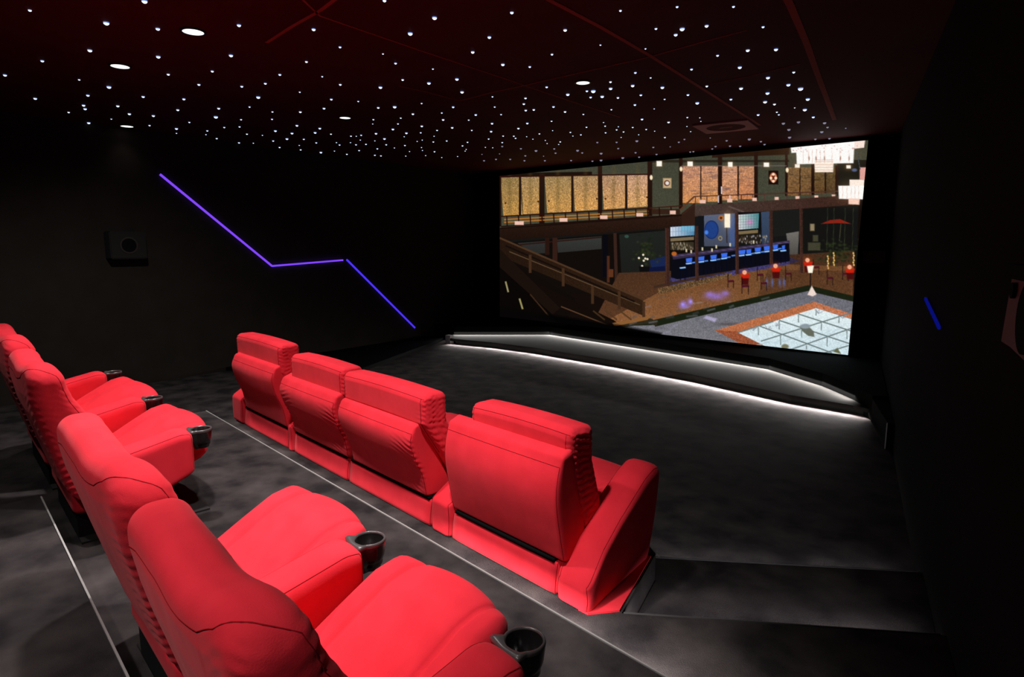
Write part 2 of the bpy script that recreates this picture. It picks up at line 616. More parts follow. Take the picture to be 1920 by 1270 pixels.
# ------------------------------------------------------------------ star lights
STARS = {
 (0, 0): [(335,110,3),(475,680,3),(55,840,3),(1195,250,5),(1010,560,4),(890,893,2),(1775,318,4),(1780,632,4),(1893,832,3),(1625,5,5)],
 (320, 0): [(768,278,4),(678,618,4),(468,797,3),(1228,835,3),(1608,325,4),(1527,690,3),(1705,858,2),(1905,525,3)],
 (640, 0): [(485,0,4),(1048,193,5),(775,370,5),(468,603,2),(610,708,3),(690,893,3),(1030,773,2),(985,930,4),(1300,885,4),(1665,413,4),(1478,580,4),(1817,720,4),(1918,135,4)],
 (960, 0): [(598,332,4),(1220,115,3),(1858,72,3),(1620,318,3),(1842,385,4),(1915,318,5),(1502,545,2),(995,503,2),(450,607,3),(200,747,3),(1388,813,3),(1560,872,2),(1108,917,3)],
 (1280, 0): [(572,70,3),(270,285,4),(905,298,3),(733,560,4),(1050,550,4),(393,620,3),(643,752,4),(100,775,3),(960,868,4),(1250,808,3)],
 (0, 150): [(395,203,3),(988,168,3),(1225,72,4),(1610,183,3),(940,280,3),(957,320,3),(772,360,2),(968,487,3),(1325,288,3),(1455,377,3),(1252,437,1),(1725,398,3),(1682,508,2)],
 (320, 150): [(317,47,3),(800,68,3),(1065,35,3),(985,188,4),(148,210,3),(80,332,3),(540,315,3),(508,410,4),(210,472,2),(65,543,3),(65,597,1),(412,568,2),(397,612,1),(518,655,2),(603,530,2),(792,442,2),(775,523,2),(887,300,2),(858,605,2),(692,718,2),(930,708,1),(1032,620,1),(1145,355,2),(1140,438,2),(1178,568,3),(1153,682,2),(1225,755,2),(1452,133,2),(1807,213,3),(1725,315,3),(1458,355,3),(1420,508,3),(1365,595,3),(1308,658,3),(1498,663,2),(1447,733,1),(1462,782,2),(1678,540,3),(1625,588,3),(1803,605,2),(1638,703,2),(1690,810,3),(1865,702,1),(1900,727,2),(1843,797,1),(1908,47,3)],
 (640, 150): [(440,77,4),(190,237,2),(415,307,3),(600,297,4),(903,260,2),(1358,130,4),(1258,300,3),(1700,185,2),(1725,300,2),(1797,385,2),(805,378,3),(668,425,2),(637,490,2),(360,442,2),(353,492,1),(580,550,3),(390,598,3),(485,657,3),(732,593,3),(905,515,3),(893,590,2),(1130,367,2),(1145,443,3),(1077,563,2),(1247,532,3),(1433,447,2),(1512,387,3),(1467,563,2),(1695,485,3),(1685,575,3),(108,628,2),(168,630,1),(223,618,2),(213,673,1),(103,702,1),(165,725,2),(277,720,2),(200,790,2),(62,832,2),(377,682,1),(505,725,2),(405,770,2),(377,843,2),(445,850,2),(597,762,1),(707,635,1),(715,733,2),(725,853,1),(767,802,1),(853,688,1),(910,673,1),(902,757,1),(912,790,1),(948,848,1),(1035,693,2),(1043,630,1),(1185,682,2),(1048,803,2),(1130,870,1),(1420,697,2),(1363,737,2),(1405,778,1),(1393,797,1),(1308,858,1),(1657,660,2),(1620,755,1),(1820,627,2),(1810,700,2),(1703,760,1),(1582,835,-2),(1605,905,-3),(1780,830,-2),(1740,890,-3),(1900,890,-3),(1810,745,-3)],
 (960, 150): [(390,75,3),(628,157,4),(843,120,3),(915,118,5),(885,190,3),(1015,180,4),(1110,90,4),(1358,58,4),(1450,165,3),(1192,195,3),(1692,78,4),(1717,213,2),(1383,275,3),(1118,330,2),(152,200,3),(133,265,3),(155,337,3),(245,330,3),(467,297,3),(597,353,3),(803,383,2),(172,483,3),(72,540,3),(445,460,2),(457,567,1),(308,602,2),(20,628,2),(40,652,2),(1030,475,1),(1048,515,2),(1053,590,2),(838,528,2),(657,585,2),(685,628,1),(775,613,2),(1197,523,1),(1177,557,2),(1358,530,2),(1463,437,3),(1600,322,1),(1510,553,2),(1762,470,3),(1255,580,2),(1228,643,1),(1425,613,1),(1605,573,1),(543,692,2),(525,723,1),(395,712,1),(375,677,1),(165,635,1),(235,663,1),(1720,643,2),(960,700,-3),(738,790,-4),(790,817,-3),(1003,823,-4),(475,772,-3),(490,820,-3),(270,793,-4),(150,850,-3),(140,905,-3),(355,855,-2),(370,905,-3),(665,903,-3),(905,910,-3),(1090,918,-4),(1310,887,-4),(1195,768,-3),(1177,698,-3),(1405,683,-4),(1390,815,-3),(1590,755,-3),(1515,885,-3),(1727,860,-3),(1780,750,-2),(1877,697,-3),(100,770,-3)],
 (1280, 150): [(272,65,3),(60,163,3),(165,253,4),(657,88,4),(543,213,3),(955,142,4),(1190,48,4),(1327,90,5),(928,240,4),(1033,268,3),(850,387,3),(1060,358,2),(1082,387,2),(1408,210,4),(1375,328,4),(1260,310,1),(1470,413,3),(53,418,2),(193,423,1),(205,463,1),(90,578,1),(48,520,1),(1133,485,-4),(1303,470,-4),(1195,555,-4),(1203,642,-4),(1597,480,-4),(1630,530,-3),(1565,580,-4),(1493,663,-3),(1655,658,-3),(1835,540,-2),(750,663,-4),(880,690,-3),(988,750,-3),(750,780,-3),(495,680,-3),(533,740,-3),(370,745,-3),(85,807,-3),(20,665,-3),(245,840,-3),(480,820,-3),(310,650,-2)],
}


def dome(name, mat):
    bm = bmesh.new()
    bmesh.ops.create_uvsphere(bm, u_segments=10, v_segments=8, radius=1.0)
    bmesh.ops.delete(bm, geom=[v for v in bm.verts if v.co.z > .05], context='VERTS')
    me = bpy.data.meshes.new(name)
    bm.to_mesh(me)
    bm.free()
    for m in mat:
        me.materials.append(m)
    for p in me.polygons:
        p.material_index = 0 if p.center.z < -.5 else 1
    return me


d_bright, d_dim = dome('star_lens', (M_ST[0], glow('star_painted_halo', (.16, .26, .62), .9))), dome('dim_star_lens', (M_ST[1], M_ST[1]))  # blue halo of each star painted as a dim glowing rim
RPX = {1: 1.15, 2: 1.65, 3: 2.35, 4: 3.25, 5: 4.2}
allst = []
for (tx, ty), lst in STARS.items():
    for (x, y, k) in lst:
        X, Y = tx + x / 6, ty + y / 6
        if X > 1560 and k < 0 and Y > 245 and X > 1600:
            continue
        p = onz(X, Y, ZCEIL)
        if p.y > 12.55 or p.x < XL + .03:
            if p.x < XL + .03 and p.x > XL - .6:
                p.x = XL + .05
            elif p.y > 12.55 and p.y < 13.3:
                p.y = 12.4 + random.uniform(0, .25)
            else:
                continue
        dist = (p - CAM).length
        allst.append((RPX[abs(k)] * (1 if k > 0 else .8), k > 0, p, dist))
allst.sort(key=lambda q: (not q[1], -q[0]))
rest = allst[300:]
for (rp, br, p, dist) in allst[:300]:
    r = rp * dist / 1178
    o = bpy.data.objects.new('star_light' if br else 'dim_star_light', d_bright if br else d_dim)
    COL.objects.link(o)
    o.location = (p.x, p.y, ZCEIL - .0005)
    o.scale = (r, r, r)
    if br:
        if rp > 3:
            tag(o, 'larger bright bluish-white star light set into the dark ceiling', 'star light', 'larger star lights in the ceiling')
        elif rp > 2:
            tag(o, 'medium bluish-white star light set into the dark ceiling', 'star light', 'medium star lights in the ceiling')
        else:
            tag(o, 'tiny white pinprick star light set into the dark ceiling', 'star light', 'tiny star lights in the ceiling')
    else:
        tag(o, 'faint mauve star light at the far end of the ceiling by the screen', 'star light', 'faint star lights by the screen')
if rest:
    bm = bmesh.new()
    for (rp, br, p, dist) in rest:
        r = rp * dist / 1178
        n0 = len(bm.verts)
        ret = bmesh.ops.create_icosphere(bm, subdivisions=1, radius=r)
        for v in ret['verts']:
            v.co.z = min(v.co.z, 0)
            v.co += Vector((p.x, p.y, ZCEIL - .0005))
    o = from_bm('dim_star_lights', bm, M_ST[1])
    o['kind'] = 'stuff'
    tag(o, 'last faint mauve star lights scattered at the far end of the ceiling', 'star light')

# ------------------------------------------------------------------ LED lines on the side walls
XV = Vector((1, 0, 0))


def wl(x, y):
    return onpl(x, y, (XL + .02, 0, 0), XV)


def led_bar(name, pts, mats, lab):
    root = empty(name, (XL, pts[0].y, 0))
    tag(root, lab, 'light strip')
    for k, (a, b) in enumerate(zip(pts, pts[1:])):
        bm = bar_bm(a - root.location, b - root.location, .024, .034, up=Vector((0, 0, 1)) if abs((b - a).normalized().z) < .9 else XV)
        from_bm('tube', bm, mats[k], root)
        mid = (a + b) / 2
        ld = bpy.data.lights.new('led_glow', 'AREA')
        ld.shape = 'RECTANGLE'
        ld.size = (b - a).length
        ld.size_y = .03
        ld.energy = .8
        ld.color = (.22, .1, 1)
        o = bpy.data.objects.new('led_glow', ld)
        COL.objects.link(o)
        x = (b - a).normalized()
        zax = XV.copy()
        yax = zax.cross(x)
        from mathutils import Matrix
        m = Matrix((x, yax, zax)).transposed().to_4x4()
        m.translation = mid + XV * .03
        o.matrix_world = m
    return root


#
led_bar('light_strip', [wl(300, 327), wl(510, 499), wl(643, 488)], [M_LED, M_LED], 'kinked violet light strip on the left wall, long slope then short level run')
led_bar('light_strip', [wl(650, 487), wl(778, 615)], [M_LED2], 'straight blue light strip sloping down the left wall towards the stage')
nR = Vector((1, .174, 0)).normalized()
ra = onpl(1735, 560, (rwx(6) - .015, 6, 0), nR)
rb = onpl(1761, 615, (rwx(6) - .015, 6, 0), nR)
ro = empty('light_strip', (ra.x, ra.y, 0))
tag(ro, 'short dim blue light strip on the right wall', 'light strip')
from_bm('tube', bar_bm(ra - ro.location, rb - ro.location, .016, .022), M_LED3, ro)

# ------------------------------------------------------------------ wall speakers
la, lb = wl(197, 486), wl(268, 481)
cy, w_ = (la.y + lb.y) / 2, abs(lb.y - la.y)
sp = empty('wall_speaker', (XL, cy, la.z))
tag(sp, 'dark boxy surround speaker high on the left wall', 'speaker')
bm = box_bm((.13, 0, .22), (.24, w_ * .95, .44))
bmesh.ops.bevel(bm, geom=bm.edges[:], offset=.015, segments=2, affect='EDGES')
from_bm('cabinet', bm, M_SPKL, sp)
g = disc_bm(.11, .135, 0, .012)
o = from_bm('woofer_ring', g, plain('dusky_ring', (.014, .008, .008), .6), sp)
o.location = (.25, 0, .22)
o.rotation_euler = (0, math.pi / 2, 0)
o = from_bm('woofer', disc_bm(0, .108, 0, .006), M_BLACK, sp)
o.location = (.25, 0, .22)
o.rotation_euler = (0, math.pi / 2, 0)

# right wall speaker: its front faces across the room
dist0 = 0.24
nP = nR
p_on = Vector((rwx(2.6) - dist0, 2.6, 0))
fb, ft = onpl(1877, 640, p_on, nP), onpl(1897, 523, p_on, nP)
wd = Vector((-.174, 1, 0)).normalized()          # along the wall, away from the camera
sp = empty('wall_speaker', (fb.x, fb.y, fb.z))
tag(sp, 'pale angular surround speaker on the right wall at the edge of the photo', 'speaker')
vt = (ft - fb)
# cabinet profile in the wall plane (a along the wall towards the camera, b up)
prof = [(0, 0), (.10, .0), (.42, -.02), (.45, vt.z), (-vt.dot(wd), vt.z)]
bm = bmesh.new()
fr_ = [bm.verts.new(-wd * a + Vector((0, 0, b))) for a, b in prof]
bkv = [bm.verts.new(-wd * a + Vector((0, 0, b)) + nR * (dist0 - .01)) for a, b in prof]
bm.faces.new(fr_)
bm.faces.new(bkv[::-1])
for i in range(len(prof)):
    j = (i + 1) % len(prof)
    bm.faces.new((fr_[i], bkv[i], bkv[j], fr_[j]))
bmesh.ops.recalc_face_normals(bm, faces=bm.faces)
from_bm('cabinet', bm, M_SPKR, sp)
q = (nR * -1).to_track_quat('Z', 'Y')
for nm, px, r in (('tweeter', (1900, 545), .018), ('woofer', (1925, 598), .075)):
    c = onpl(*px, p_on - nR * .004, nP) - fb
    o = from_bm(nm, disc_bm(0, r, -.004, .004), M_BLACK, sp)
    o.location = c
    o.rotation_euler = q.to_euler()
bm = prism_bm([(0, 0), (0, 0)], 0, 0) if False else box_bm((0, 0, 0), (.04, .3, .03))
o = from_bm('top_bracket', bm, M_BLACK, sp)
o.location = vt + Vector((.03, -.14, .02))
o.rotation_euler = (0, 0, math.atan(.174))

# dull red panel beside the screen
pa, pb = onpl(1612, 465, (0, 12.70, 0), Vector((0, 1, 0))), onpl(1708, 497, (0, 12.70, 0), Vector((0, 1, 0)))
o = from_bm('wall_panel', prism_bm([(pa.x, 12.70), (-1.70, 12.70), (-1.70, 12.745), (pa.x, 12.745)], pb.z + .02, pa.z - .05), plain('dull_red_panel', (.045, .018, .018), .8))
tag(o, 'dull red horizontal panel on the dark wall right of the screen', 'panel')


# ------------------------------------------------------------------ seating
PLEAT = True


def seat_root(name, s, t, z):
    return empty(name, st(s, t, z), ANG)


# --- front row, seen from behind -------------------------------------------------
def front_seat(label, pl, pr, hl, hr, bl, br_, ztop, ttop, zh, th, left_arm, right_arm, pleat_l, pleat_r, seed):
    s0 = (bl + br_) / 2
    t0 = 2.44
    root = seat_root('cinema_seat', s0, t0, Z1)
    tag(root, label, 'seat', 'front row of red cinema seats')
    # base rail
    w = br_ - bl

    def dbase(p):
        t = p.y + 2.90
        z = (p.z + .102)
        if p.y < -.3:
            t += .03 * (z / .22) ** 2
        return Vector((p.x, t - t0, z + .002))
    rbox('base', (w - .008, .9, .2), .02, (14, 12, 8), dbase, M_RED, root,
         [[(-w / 2 + .006, -.45, -.1), (-w / 2 + .006, -.45, .1)], [(w / 2 - .006, -.45, -.1), (w / 2 - .006, -.45, .1)]])
    rbox('gap_liner', (w - .06, .5, .03), .01, (4, 4, 2), lambda p: Vector((p.x, p.y + .272, p.z + .206)), M_BLACK, root)
    # back shell
    pw, ph = pr - pl, ztop - .575
    zc = (ztop + .575) / 2

    def dsh(p):
        z = p.z + zc
        k = (z - .575) / ph
        y = p.y / .09                                  # -1 rear .. 1 front
        if ttop > 2.39:
            rear = spl([(0, 2.475), (.3, 2.435), (.6, ttop), (.8, ttop + .008), (1, ttop + .045)], k)
        else:
            rear = spl([(0, 2.455), (.3, 2.425), (.6, ttop + .025), (.82, ttop), (1, ttop + .04)], k)
        front = 2.70 + (ttop + .13 - 2.70) * k
        t = rear + (front - rear) * (y + 1) / 2
        zz = z
        if k > .86 and y < .9:                          # top slopes up towards the cushion
            zz = z + .035 * (k - .86) / .14 * (y * .5 + .5)
        x = p.x
        u = x / (pw / 2)
        if y < -.2:
            m = 0
            if pleat_r and u > .45:
                m = ((u - .45) / .55) ** 1.2
            if pleat_l and u < -.45:
                m = ((-u - .45) / .55) ** 1.2
            if m:
                m *= math.sin(math.pi * min(1, max(0, (k + .05) / 1.0))) ** .6
                t += ruffle(x, z + .12 * abs(u), .0075 * m, 150, seed)
        t -= .02 * (1 - u * u) * (1 if y < 0 else 0) * math.sin(math.pi * min(1, max(0, k)))
        return Vector((x + (pl + pr) / 2 - s0, t - t0, zz - Z1))
    e, f = pw / 2, ph / 2
    rbox('back_shell', (pw, .18, ph), .022, (64, 8, 90), dsh, M_RED, root,
         [[(-e + .012, -.09, f - .055), (e - .012, -.09, f - .055)],
          [(e - .008, -.09, f - .055), (e - .008, -.09, -f)], [(-e + .008, -.09, f - .055), (-e + .008, -.09, -f)]])
    # back cushion with headrest
    hw, hh = hr - hl, zh - .70
    hz = (zh + .70) / 2

    def dcu(p):
        z = p.z + hz
        k = (z - .70) / hh
        y = p.y / .1
        c = lin([(.70, th + (.13 if th > 2.6 else .28)), (1.14, th), (zh, th - .005)], z)
        th_ = .105 - (.02 * (z - zh + .06) / .06 if z > zh - .06 and y < 0 else 0)
        t = c + y * th_
        u = p.x / (hw / 2)
        x = p.x
        if abs(u) > .80:
            m = (abs(u) - .80) / .20
            x += ruffle(y, z + .5 * t, .0055 * m, 170, seed + (3 if u > 0 else 0)) * (1 if u > 0 else -1)
            t += ruffle(y + 2, z, .002 * m, 190, seed + 5)
        zz = z - .012 * u * u * k
        return Vector((x + (hl + hr) / 2 - s0, t - t0, zz - Z1))
    e, f = hw / 2, hh / 2
    rbox('back_cushion', (hw, .2, hh), .045, (44, 16, 100), dcu, M_RED, root,
         [[(-e + .02, -.09, f - .035), (e - .02, -.09, f - .035)], [(e - .04, -.1, f - .03), (e - .04, -.1, -f + .2)],
          [(-e + .04, -.1, f - .03), (-e + .04, -.1, -f + .2)]])
    # seat cushion
    sw = w - .02

    def dse(p):
        u = p.x / (sw / 2)
        t = 3.02 + p.y
        if p.y > .2:
            t += .06 * (1 - u * u)
        z = .70 + p.z + (.02 * (p.y / .45) if p.z > 0 else 0)
        if p.z > 0:
            z -= .012 * math.exp(-((abs(u) - .72) / .03) ** 2)
        return Vector((p.x, t - t0, z - Z1))
    rbox('seat_cushion', (sw, .74, .26), .06, (50, 24, 10), dse, M_RED, root)
    return root, s0, t0


AP = [(2.44, .50), (2.60, .695), (2.76, .82), (3.02, .99), (3.12, 1.03), (3.22, 1.02)]


def add_arm(root, s0, t0, sa, sb, toe=0.0, prof=AP, name='armrest', tf=3.2):
    tb = prof[0][0]
    w, d, h = sb - sa, tf - tb, .70

    def df(p):
        t = p.y + (tf + tb) / 2
        k = min(1, max(0, (p.z + h / 2) / h))
        top = lin(prof, t)
        z = .002 + k * (top - Z1)
        u = p.x / (w / 2)
        z -= .015 * u * u * k
        x = (sa + sb) / 2 + p.x * (1 + .10 * math.sin(math.pi * k)) + toe * (t - tb) * (1 - .62 * k)
        return Vector((x - s0, t - t0, z))
    e = h / 2
    sm = [[(sx * (w / 2 - .012), -d / 2, -e + .01), (sx * (w / 2 - .012), -d / 2, e - .012), (sx * (w / 2 - .012), d / 2 - .01, e - .004)] for sx in (-1, 1)]
    return rbox(name, (w, d, h), min(.05, w * .4), (10, 34, 24), df, M_RED, root, sm)


# far left seat
r_, s0, t0 = front_seat('red cinema seat at the far left end of the front row', -6.92, -5.84, -6.98, -5.82, -7.0, -5.83,
                        1.19, 2.33, 1.42, 2.52, [], [], False, False, 1.0)
add_arm(r_, s0, t0, -7.32, -7.01, prof=[(2.44, .66), (2.60, .76), (2.76, .84), (3.02, .93), (3.2, .95)])
r_, s0, t0 = front_seat('red cinema seat with heavily pleated back, second from left in front row', -5.68, -4.62, -5.60, -4.60, -5.71, -4.645,
                        1.13, 2.33, 1.365, 2.52, [], [], True, True, 2.0)
add_arm(r_, s0, t0, -5.82, -5.72, prof=[(2.44, .62), (2.60, .70), (2.76, .80), (3.02, .9), (3.2, .92)])
r_, s0, t0 = front_seat('red cinema seat in front row just left of the gap with pleated right side', -4.545, -3.49, -4.56, -3.42, -4.635, -3.45,
                        1.12, 2.33, 1.355, 2.50, [], [], False, True, 3.0)
r_, s0, t0 = front_seat('red cinema seat at the right end of the front row beside the steps', -3.215, -2.19, -3.07, -2.19, -3.215, -2.235,
                        1.205, 2.405, 1.355, 2.62, [], [], False, False, 4.0)
add_arm(r_, s0, t0, -3.44, -3.222, prof=[(2.44, .60), (2.60, .70), (2.76, .80), (3.02, .95), (3.12, .98), (3.22, .97)])
add_arm(r_, s0, t0, -2.228, -1.99, toe=-.16)
# pale red foot panel of the end seat
fp = [(-2.06, 2.445), (-1.995, 2.45), (-1.895, 2.60), (-2.125, 3.24), (-2.2, 3.2)]
from_bm('foot_panel', prism_bm([(a - s0, b - t0) for a, b in fp], .001, .012), M_RED, r_)


# --- second row, recliners -------------------------------------------------------
def hull_ray(poly, a):
    """distance from the centre to the outline of a convex polygon along direction a"""
    dx, dy = math.cos(a), math.sin(a)
    best = 0
    for (x0, y0_), (x1, y1_) in zip(poly, poly[1:] + poly[:1]):
        ex, ey = x1 - x0, y1_ - y0_
        den = dx * ey - dy * ex
        if abs(den) < 1e-12:
            continue
        t_ = (x0 * ey - y0_ * ex) / den
        q_ = (x0 * dy - y0_ * dx) / den
        if t_ > 0 and -1e-6 <= q_ <= 1 + 1e-6:
            best = max(best, t_)
    return best


def cup_holder(parent, loc):
    n = 64
    out = [(math.cos(math.radians(k)) * .066, math.sin(math.radians(k)) * .066) for k in range(-40, 211, 10)] + [(-.092, -.062), (-.02, -.078), (.055, -.078)]
    bm = bmesh.new()
    an = [2 * math.pi * i / n for i in range(n)]
    O = [(hull_ray(out, a) * math.cos(a), hull_ray(out, a) * math.sin(a)) for a in an]
    I = [(math.cos(a) * .056, math.sin(a) * .056) for a in an]

    def ring(pts, z):
        return [bm.verts.new((x, y, z)) for x, y in pts]

    def mid(k, z):
        return ring([(O[i][0] * (1 - k) + I[i][0] * k, O[i][1] * (1 - k) + I[i][1] * k) for i in range(n)], z)
    rings = [ring([(x * .62, y * .62 + .0) for x, y in O], -.12), ring([(x * .9, y * .9) for x, y in O], -.06), ring([(x * .98, y * .98) for x, y in O], -.012), ring(O, -.004), mid(.2, .004), mid(.8, .004), ring(I, -.003),
             ring([(x * .9, y * .9) for x, y in I], -.10)]
    mats = [0, 0, 1, 1, 1, 1, 0]
    for a in range(len(rings) - 1):
        for i in range(n):
            j = (i + 1) % n
            f = bm.faces.new((rings[a][i], rings[a][j], rings[a + 1][j], rings[a + 1][i]))
            f.material_index = mats[a]
    bm.faces.new(rings[-1])
    bm.faces.new(rings[0][::-1])
    bmesh.ops.recalc_face_normals(bm, faces=bm.faces)
    o = from_bm('cup_holder', bm, [M_GLOSS, M_RIM], parent, smooth=True)
    o.location = loc
    return o


def recliner(label, bl, br_, sl, sr, arms, ztop=1.655, t_shift=0.0, pleat=1.0, seed=0.0, dip=True):
    s0, t0 = (sl + sr) / 2, .9
    root = seat_root('recliner_seat', s0, t0, Z2)
    tag(root, label, 'recliner', 'second row of red recliner seats')
    bw, zb = br_ - bl, .86
    bh = ztop - zb
    zc = (ztop + zb) / 2
    rear = [(.86, .53), (.98, .475), (1.175, .425), (1.26, .403), (1.43, .362), (1.54, .345), (1.70, .342)]
    front = [(.86, .84), (.98, .80), (1.15, .74), (1.30, .655), (1.42, .575), (1.52, .520), (1.60, .495), (1.70, .485)]

    def dbk(p):
        z = p.z + zc
        y = p.y / .09
        a, b = lin(rear, z), lin(front, z)
        u = p.x / (bw / 2)
        # winged sides: cushion wraps forward a little at both ends
        b += .03 * abs(u) ** 3
        t = a + (b - a) * (y + 1) / 2
        k = (z - zb) / bh
        x = p.x
        zz = z
        if k > .5:
            zz -= .035 * abs(u) ** 4 * (k - .5) * 2
            if dip:
                zz -= .018 * math.exp(-((u - .25) / .28) ** 2) * (k - .5) * 2
                zz += .016 * math.exp(-((u - .72) / .16) ** 2) * (k - .5) * 2
        t -= .018 * (1 - u * u) * (1 if y < 0 else .4)
        # rounded outer edges taper to the foot
        x *= 1 - .10 * (1 - k) ** 2
        if u > .55 and pleat:
            m = min(1, (u - .55) / .35) * pleat * min(1, max(0, 1.2 - k))
            t += ruffle(y * .3 + u * .6, z - .25 * u, .0065 * m, 150, seed)
            if u > .85:
                x += ruffle(y, z + .03 * y, .0035 * m, 150, seed + 1)
        else:
            t += .003 * noise.noise(Vector((x * 7, z * 7, seed)))
        return Vector((x + (bl + br_) / 2 - s0, t - t0 + t_shift, zz - Z2))
    e, f = bw / 2, bh / 2
    sdy = -.09
    path = [(-e, .06, f - .30), (-e, .0, f - .18), (-e + .02, sdy, f - .125), (-e * .6, sdy, f - .095), (-e * .1, sdy, f - .082),
            (e * .30, sdy, f - .085), (e * .55, sdy, f - .075), (e * .72, sdy + .01, f - .045), (e * .84, -.05, f), (e * .93, .0, f), (e * .985, .05, f - .02), (e, .07, f - .12), (e, .075, f - .35), (e, .07, -f)]
    rbox('backrest', (bw, .18, bh), .075, (100, 16, 130), dbk, M_RED, root, [path])
    # seat
    sw = sr - sl
    top = [(.45, .90), (.70, .93), (.85, .99), (1.0, 1.075), (1.13, 1.145), (1.22, 1.165), (1.40, 1.15)]
    bot = [(.45, .76), (.75, .78), (1.0, .86), (1.25, .955), (1.40, .97)]
    ln = 1.26 - .50

    def dse(p):
        u = p.x / (sw / 2)
        v = p.y / (ln / 2)
        t = .88 + p.y
        t += .085 * (1 - abs(u) ** 2.2) * max(0, v) ** 2
        k = (p.z + .11) / .22
        a, b = lin(bot, t), lin(top, t)
        z = a + (b - a) * k
        if k > .5:
            g = math.exp(-((abs(u) - .60) / .035) ** 2)
            z -= .016 * g
            z += .020 * max(0, (abs(u) - .62) / .38) * (1 - max(0, abs(u) - .85) / .15)
            z += .012 * math.cos(u * math.pi / 1.3) if abs(u) < .6 else 0
        x = p.x * (1 - .04 * max(0, v) ** 3)
        return Vector((x + (sl + sr) / 2 - s0, t - t0, z - Z2))
    rbox('seat_cushion', (sw - .006, ln, .22), .055, (60, 34, 10), dse, M_RED, root)
    # recliner base
    bb = box_bm(((sl + sr) / 2 - s0, .80 - t0, .085), (sw * .85, .56, .165))
    from_bm('recliner_base', bb, M_BASE, root)
    fp = box_bm(((sl + sr) / 2 - s0, .88 - t0, .006), (sw * 1.05, .72, .012))
    from_bm('foot_plate', fp, plain('dark_brown_foot_plate', (.012, .009, .009), .8), root)
    for (ac, aw) in arms:
        tp = [(.55, 1.12), (.80, 1.165), (.95, 1.195), (1.05, 1.215), (1.13, 1.205)]
        tf, tb = 1.125, .56
        d, h = tf - tb, .36

        def df(p, ac=ac, aw=aw):
            t = p.y + (tf + tb) / 2
            k = (p.z + h / 2) / h
            b_ = lin([(.5, .76), (.85, .82), (1.1, .93)], t)
            z = b_ + k * (lin(tp, t) - b_)
            u = p.x / (aw / 2)
            z -= .014 * u * u * k
            return Vector((ac + p.x - s0, t - t0, z - Z2))
        e, f = aw / 2, h / 2
        sm = [[(sx * (e - .012), -d / 2 + .05, f), (sx * (e - .012), d / 2 - .006, f), (sx * (e - .012), d / 2, -f + .06)] for sx in (-1, 1)]
        a_ = rbox('armrest', (aw - .006, d, h), .045, (12, 26, 14), df, M_RED, root, sm)
        # the cup holder's tube stands in front of the arm
        cup_holder(a_, (ac - s0, 1.195 - t0, 1.192 - Z2))
    return root


recliner('nearest red recliner, cut by the bottom edge of the photo', -1.995, -1.09, -1.985, -1.325, [(-1.215, .20)], 1.655, seed=1.3)
recliner('red recliner just left of the nearest one with a bare left side', -3.24, -2.075, -2.96, -2.215, [(-2.105, .20)], 1.665, seed=4.1, pleat=.7)
recliner('red recliner between the two far left armrests and the gap, strongly pleated side', -5.18, -4.10, -5.19, -4.30, [(-4.19, .21)], 1.71, seed=7.7, pleat=.75)
recliner('farthest red recliner of the second row at the left edge', -6.75, -5.30, -6.56, -5.44, [(-6.68, .22), (-5.32, .23)], 1.735, seed=9.2, pleat=.8)

# ------------------------------------------------------------------ the projection screen
NX, NY = 690, 392
YS = 12.62
tl, bl_, brr, trr = [onpl(x, y, (0, YS, 0), Vector((0, 1, 0))) for x, y in ((937, 330), (937, 594), (1590, 666), (1628, 263))]
uu, vv = np.meshgrid(np.linspace(0, 1, NX), np.linspace(0, 1, NY))
cn = [np.array(p) for p in (tl, trr, bl_, brr)]
PW = (cn[0][None, None] * ((1 - uu) * (1 - vv))[..., None] + cn[1][None, None] * (uu * (1 - vv))[..., None]
      + cn[2][None, None] * ((1 - uu) * vv)[..., None] + cn[3][None, None] * (uu * vv)[..., None])
# drawing frame of the picture: the slanted frame in which the film still was measured
_d = PW - np.array(CAM)
_k = _d @ np.array(FW)
GX = 960 + FPX * (_d @ np.array(RT)) / _k
GY = 635 - FPX * (_d @ np.array(UP)) / _k
IMG = np.zeros((NY, NX, 3))
IMG[:] = (20, 12, 9)
rng = np.random.default_rng(3)
NZ = rng.normal(0, 1, (NY, NX))
NZ2 = (NZ + np.roll(NZ, 1, 0) + np.roll(NZ, 1, 1) + np.roll(NZ, -1, 0)) / 2


def blend(a, col, noise_amt=0.0, nz=None):
    c = np.array(col, float)
    if c.ndim == 1:
        c = np.broadcast_to(c, IMG.shape)
    if noise_amt:
        c = c * (1 + noise_amt * (NZ2 if nz is None else nz)[..., None])
    IMG[:] = IMG * (1 - a[..., None]) + c * a[..., None]


def P_(pts, col, soft=1.0, na=0.0, al=1.0, col2=None, ax=1):
    """polygon with a soft edge (concave outlines too)"""
    n = len(pts)
    d2_ = np.full(GX.shape, 1e9)
    ins = np.zeros(GX.shape, bool)
    for i in range(n):
        xa, ya = pts[i]
        xb, yb = pts[(i + 1) % n]
        ex, ey = xb - xa, yb - ya
        L2 = ex * ex + ey * ey
        if L2 < 1e-9:
            continue
        k = np.clip(((GX - xa) * ex + (GY - ya) * ey) / L2, 0, 1)
        d2_ = np.minimum(d2_, (GX - xa - k * ex) ** 2 + (GY - ya - k * ey) ** 2)
        if ya != yb:
            ins ^= ((ya > GY) != (yb > GY)) & (GX < ex * (GY - ya) / ey + xa)
    d = np.sqrt(d2_) * np.where(ins, 1, -1)
    a = np.clip(d / soft + .5, 0, 1) * al
    if col2 is not None:
        G = GX if ax == 0 else GY
        lo, hi = min(p[ax] for p in pts), max(p[ax] for p in pts)
        k = np.clip((G - lo) / (hi - lo + 1e-6), 0, 1)[..., None]
        col = np.array(col, float) * (1 - k) + np.array(col2, float) * k
    blend(a, col, na)


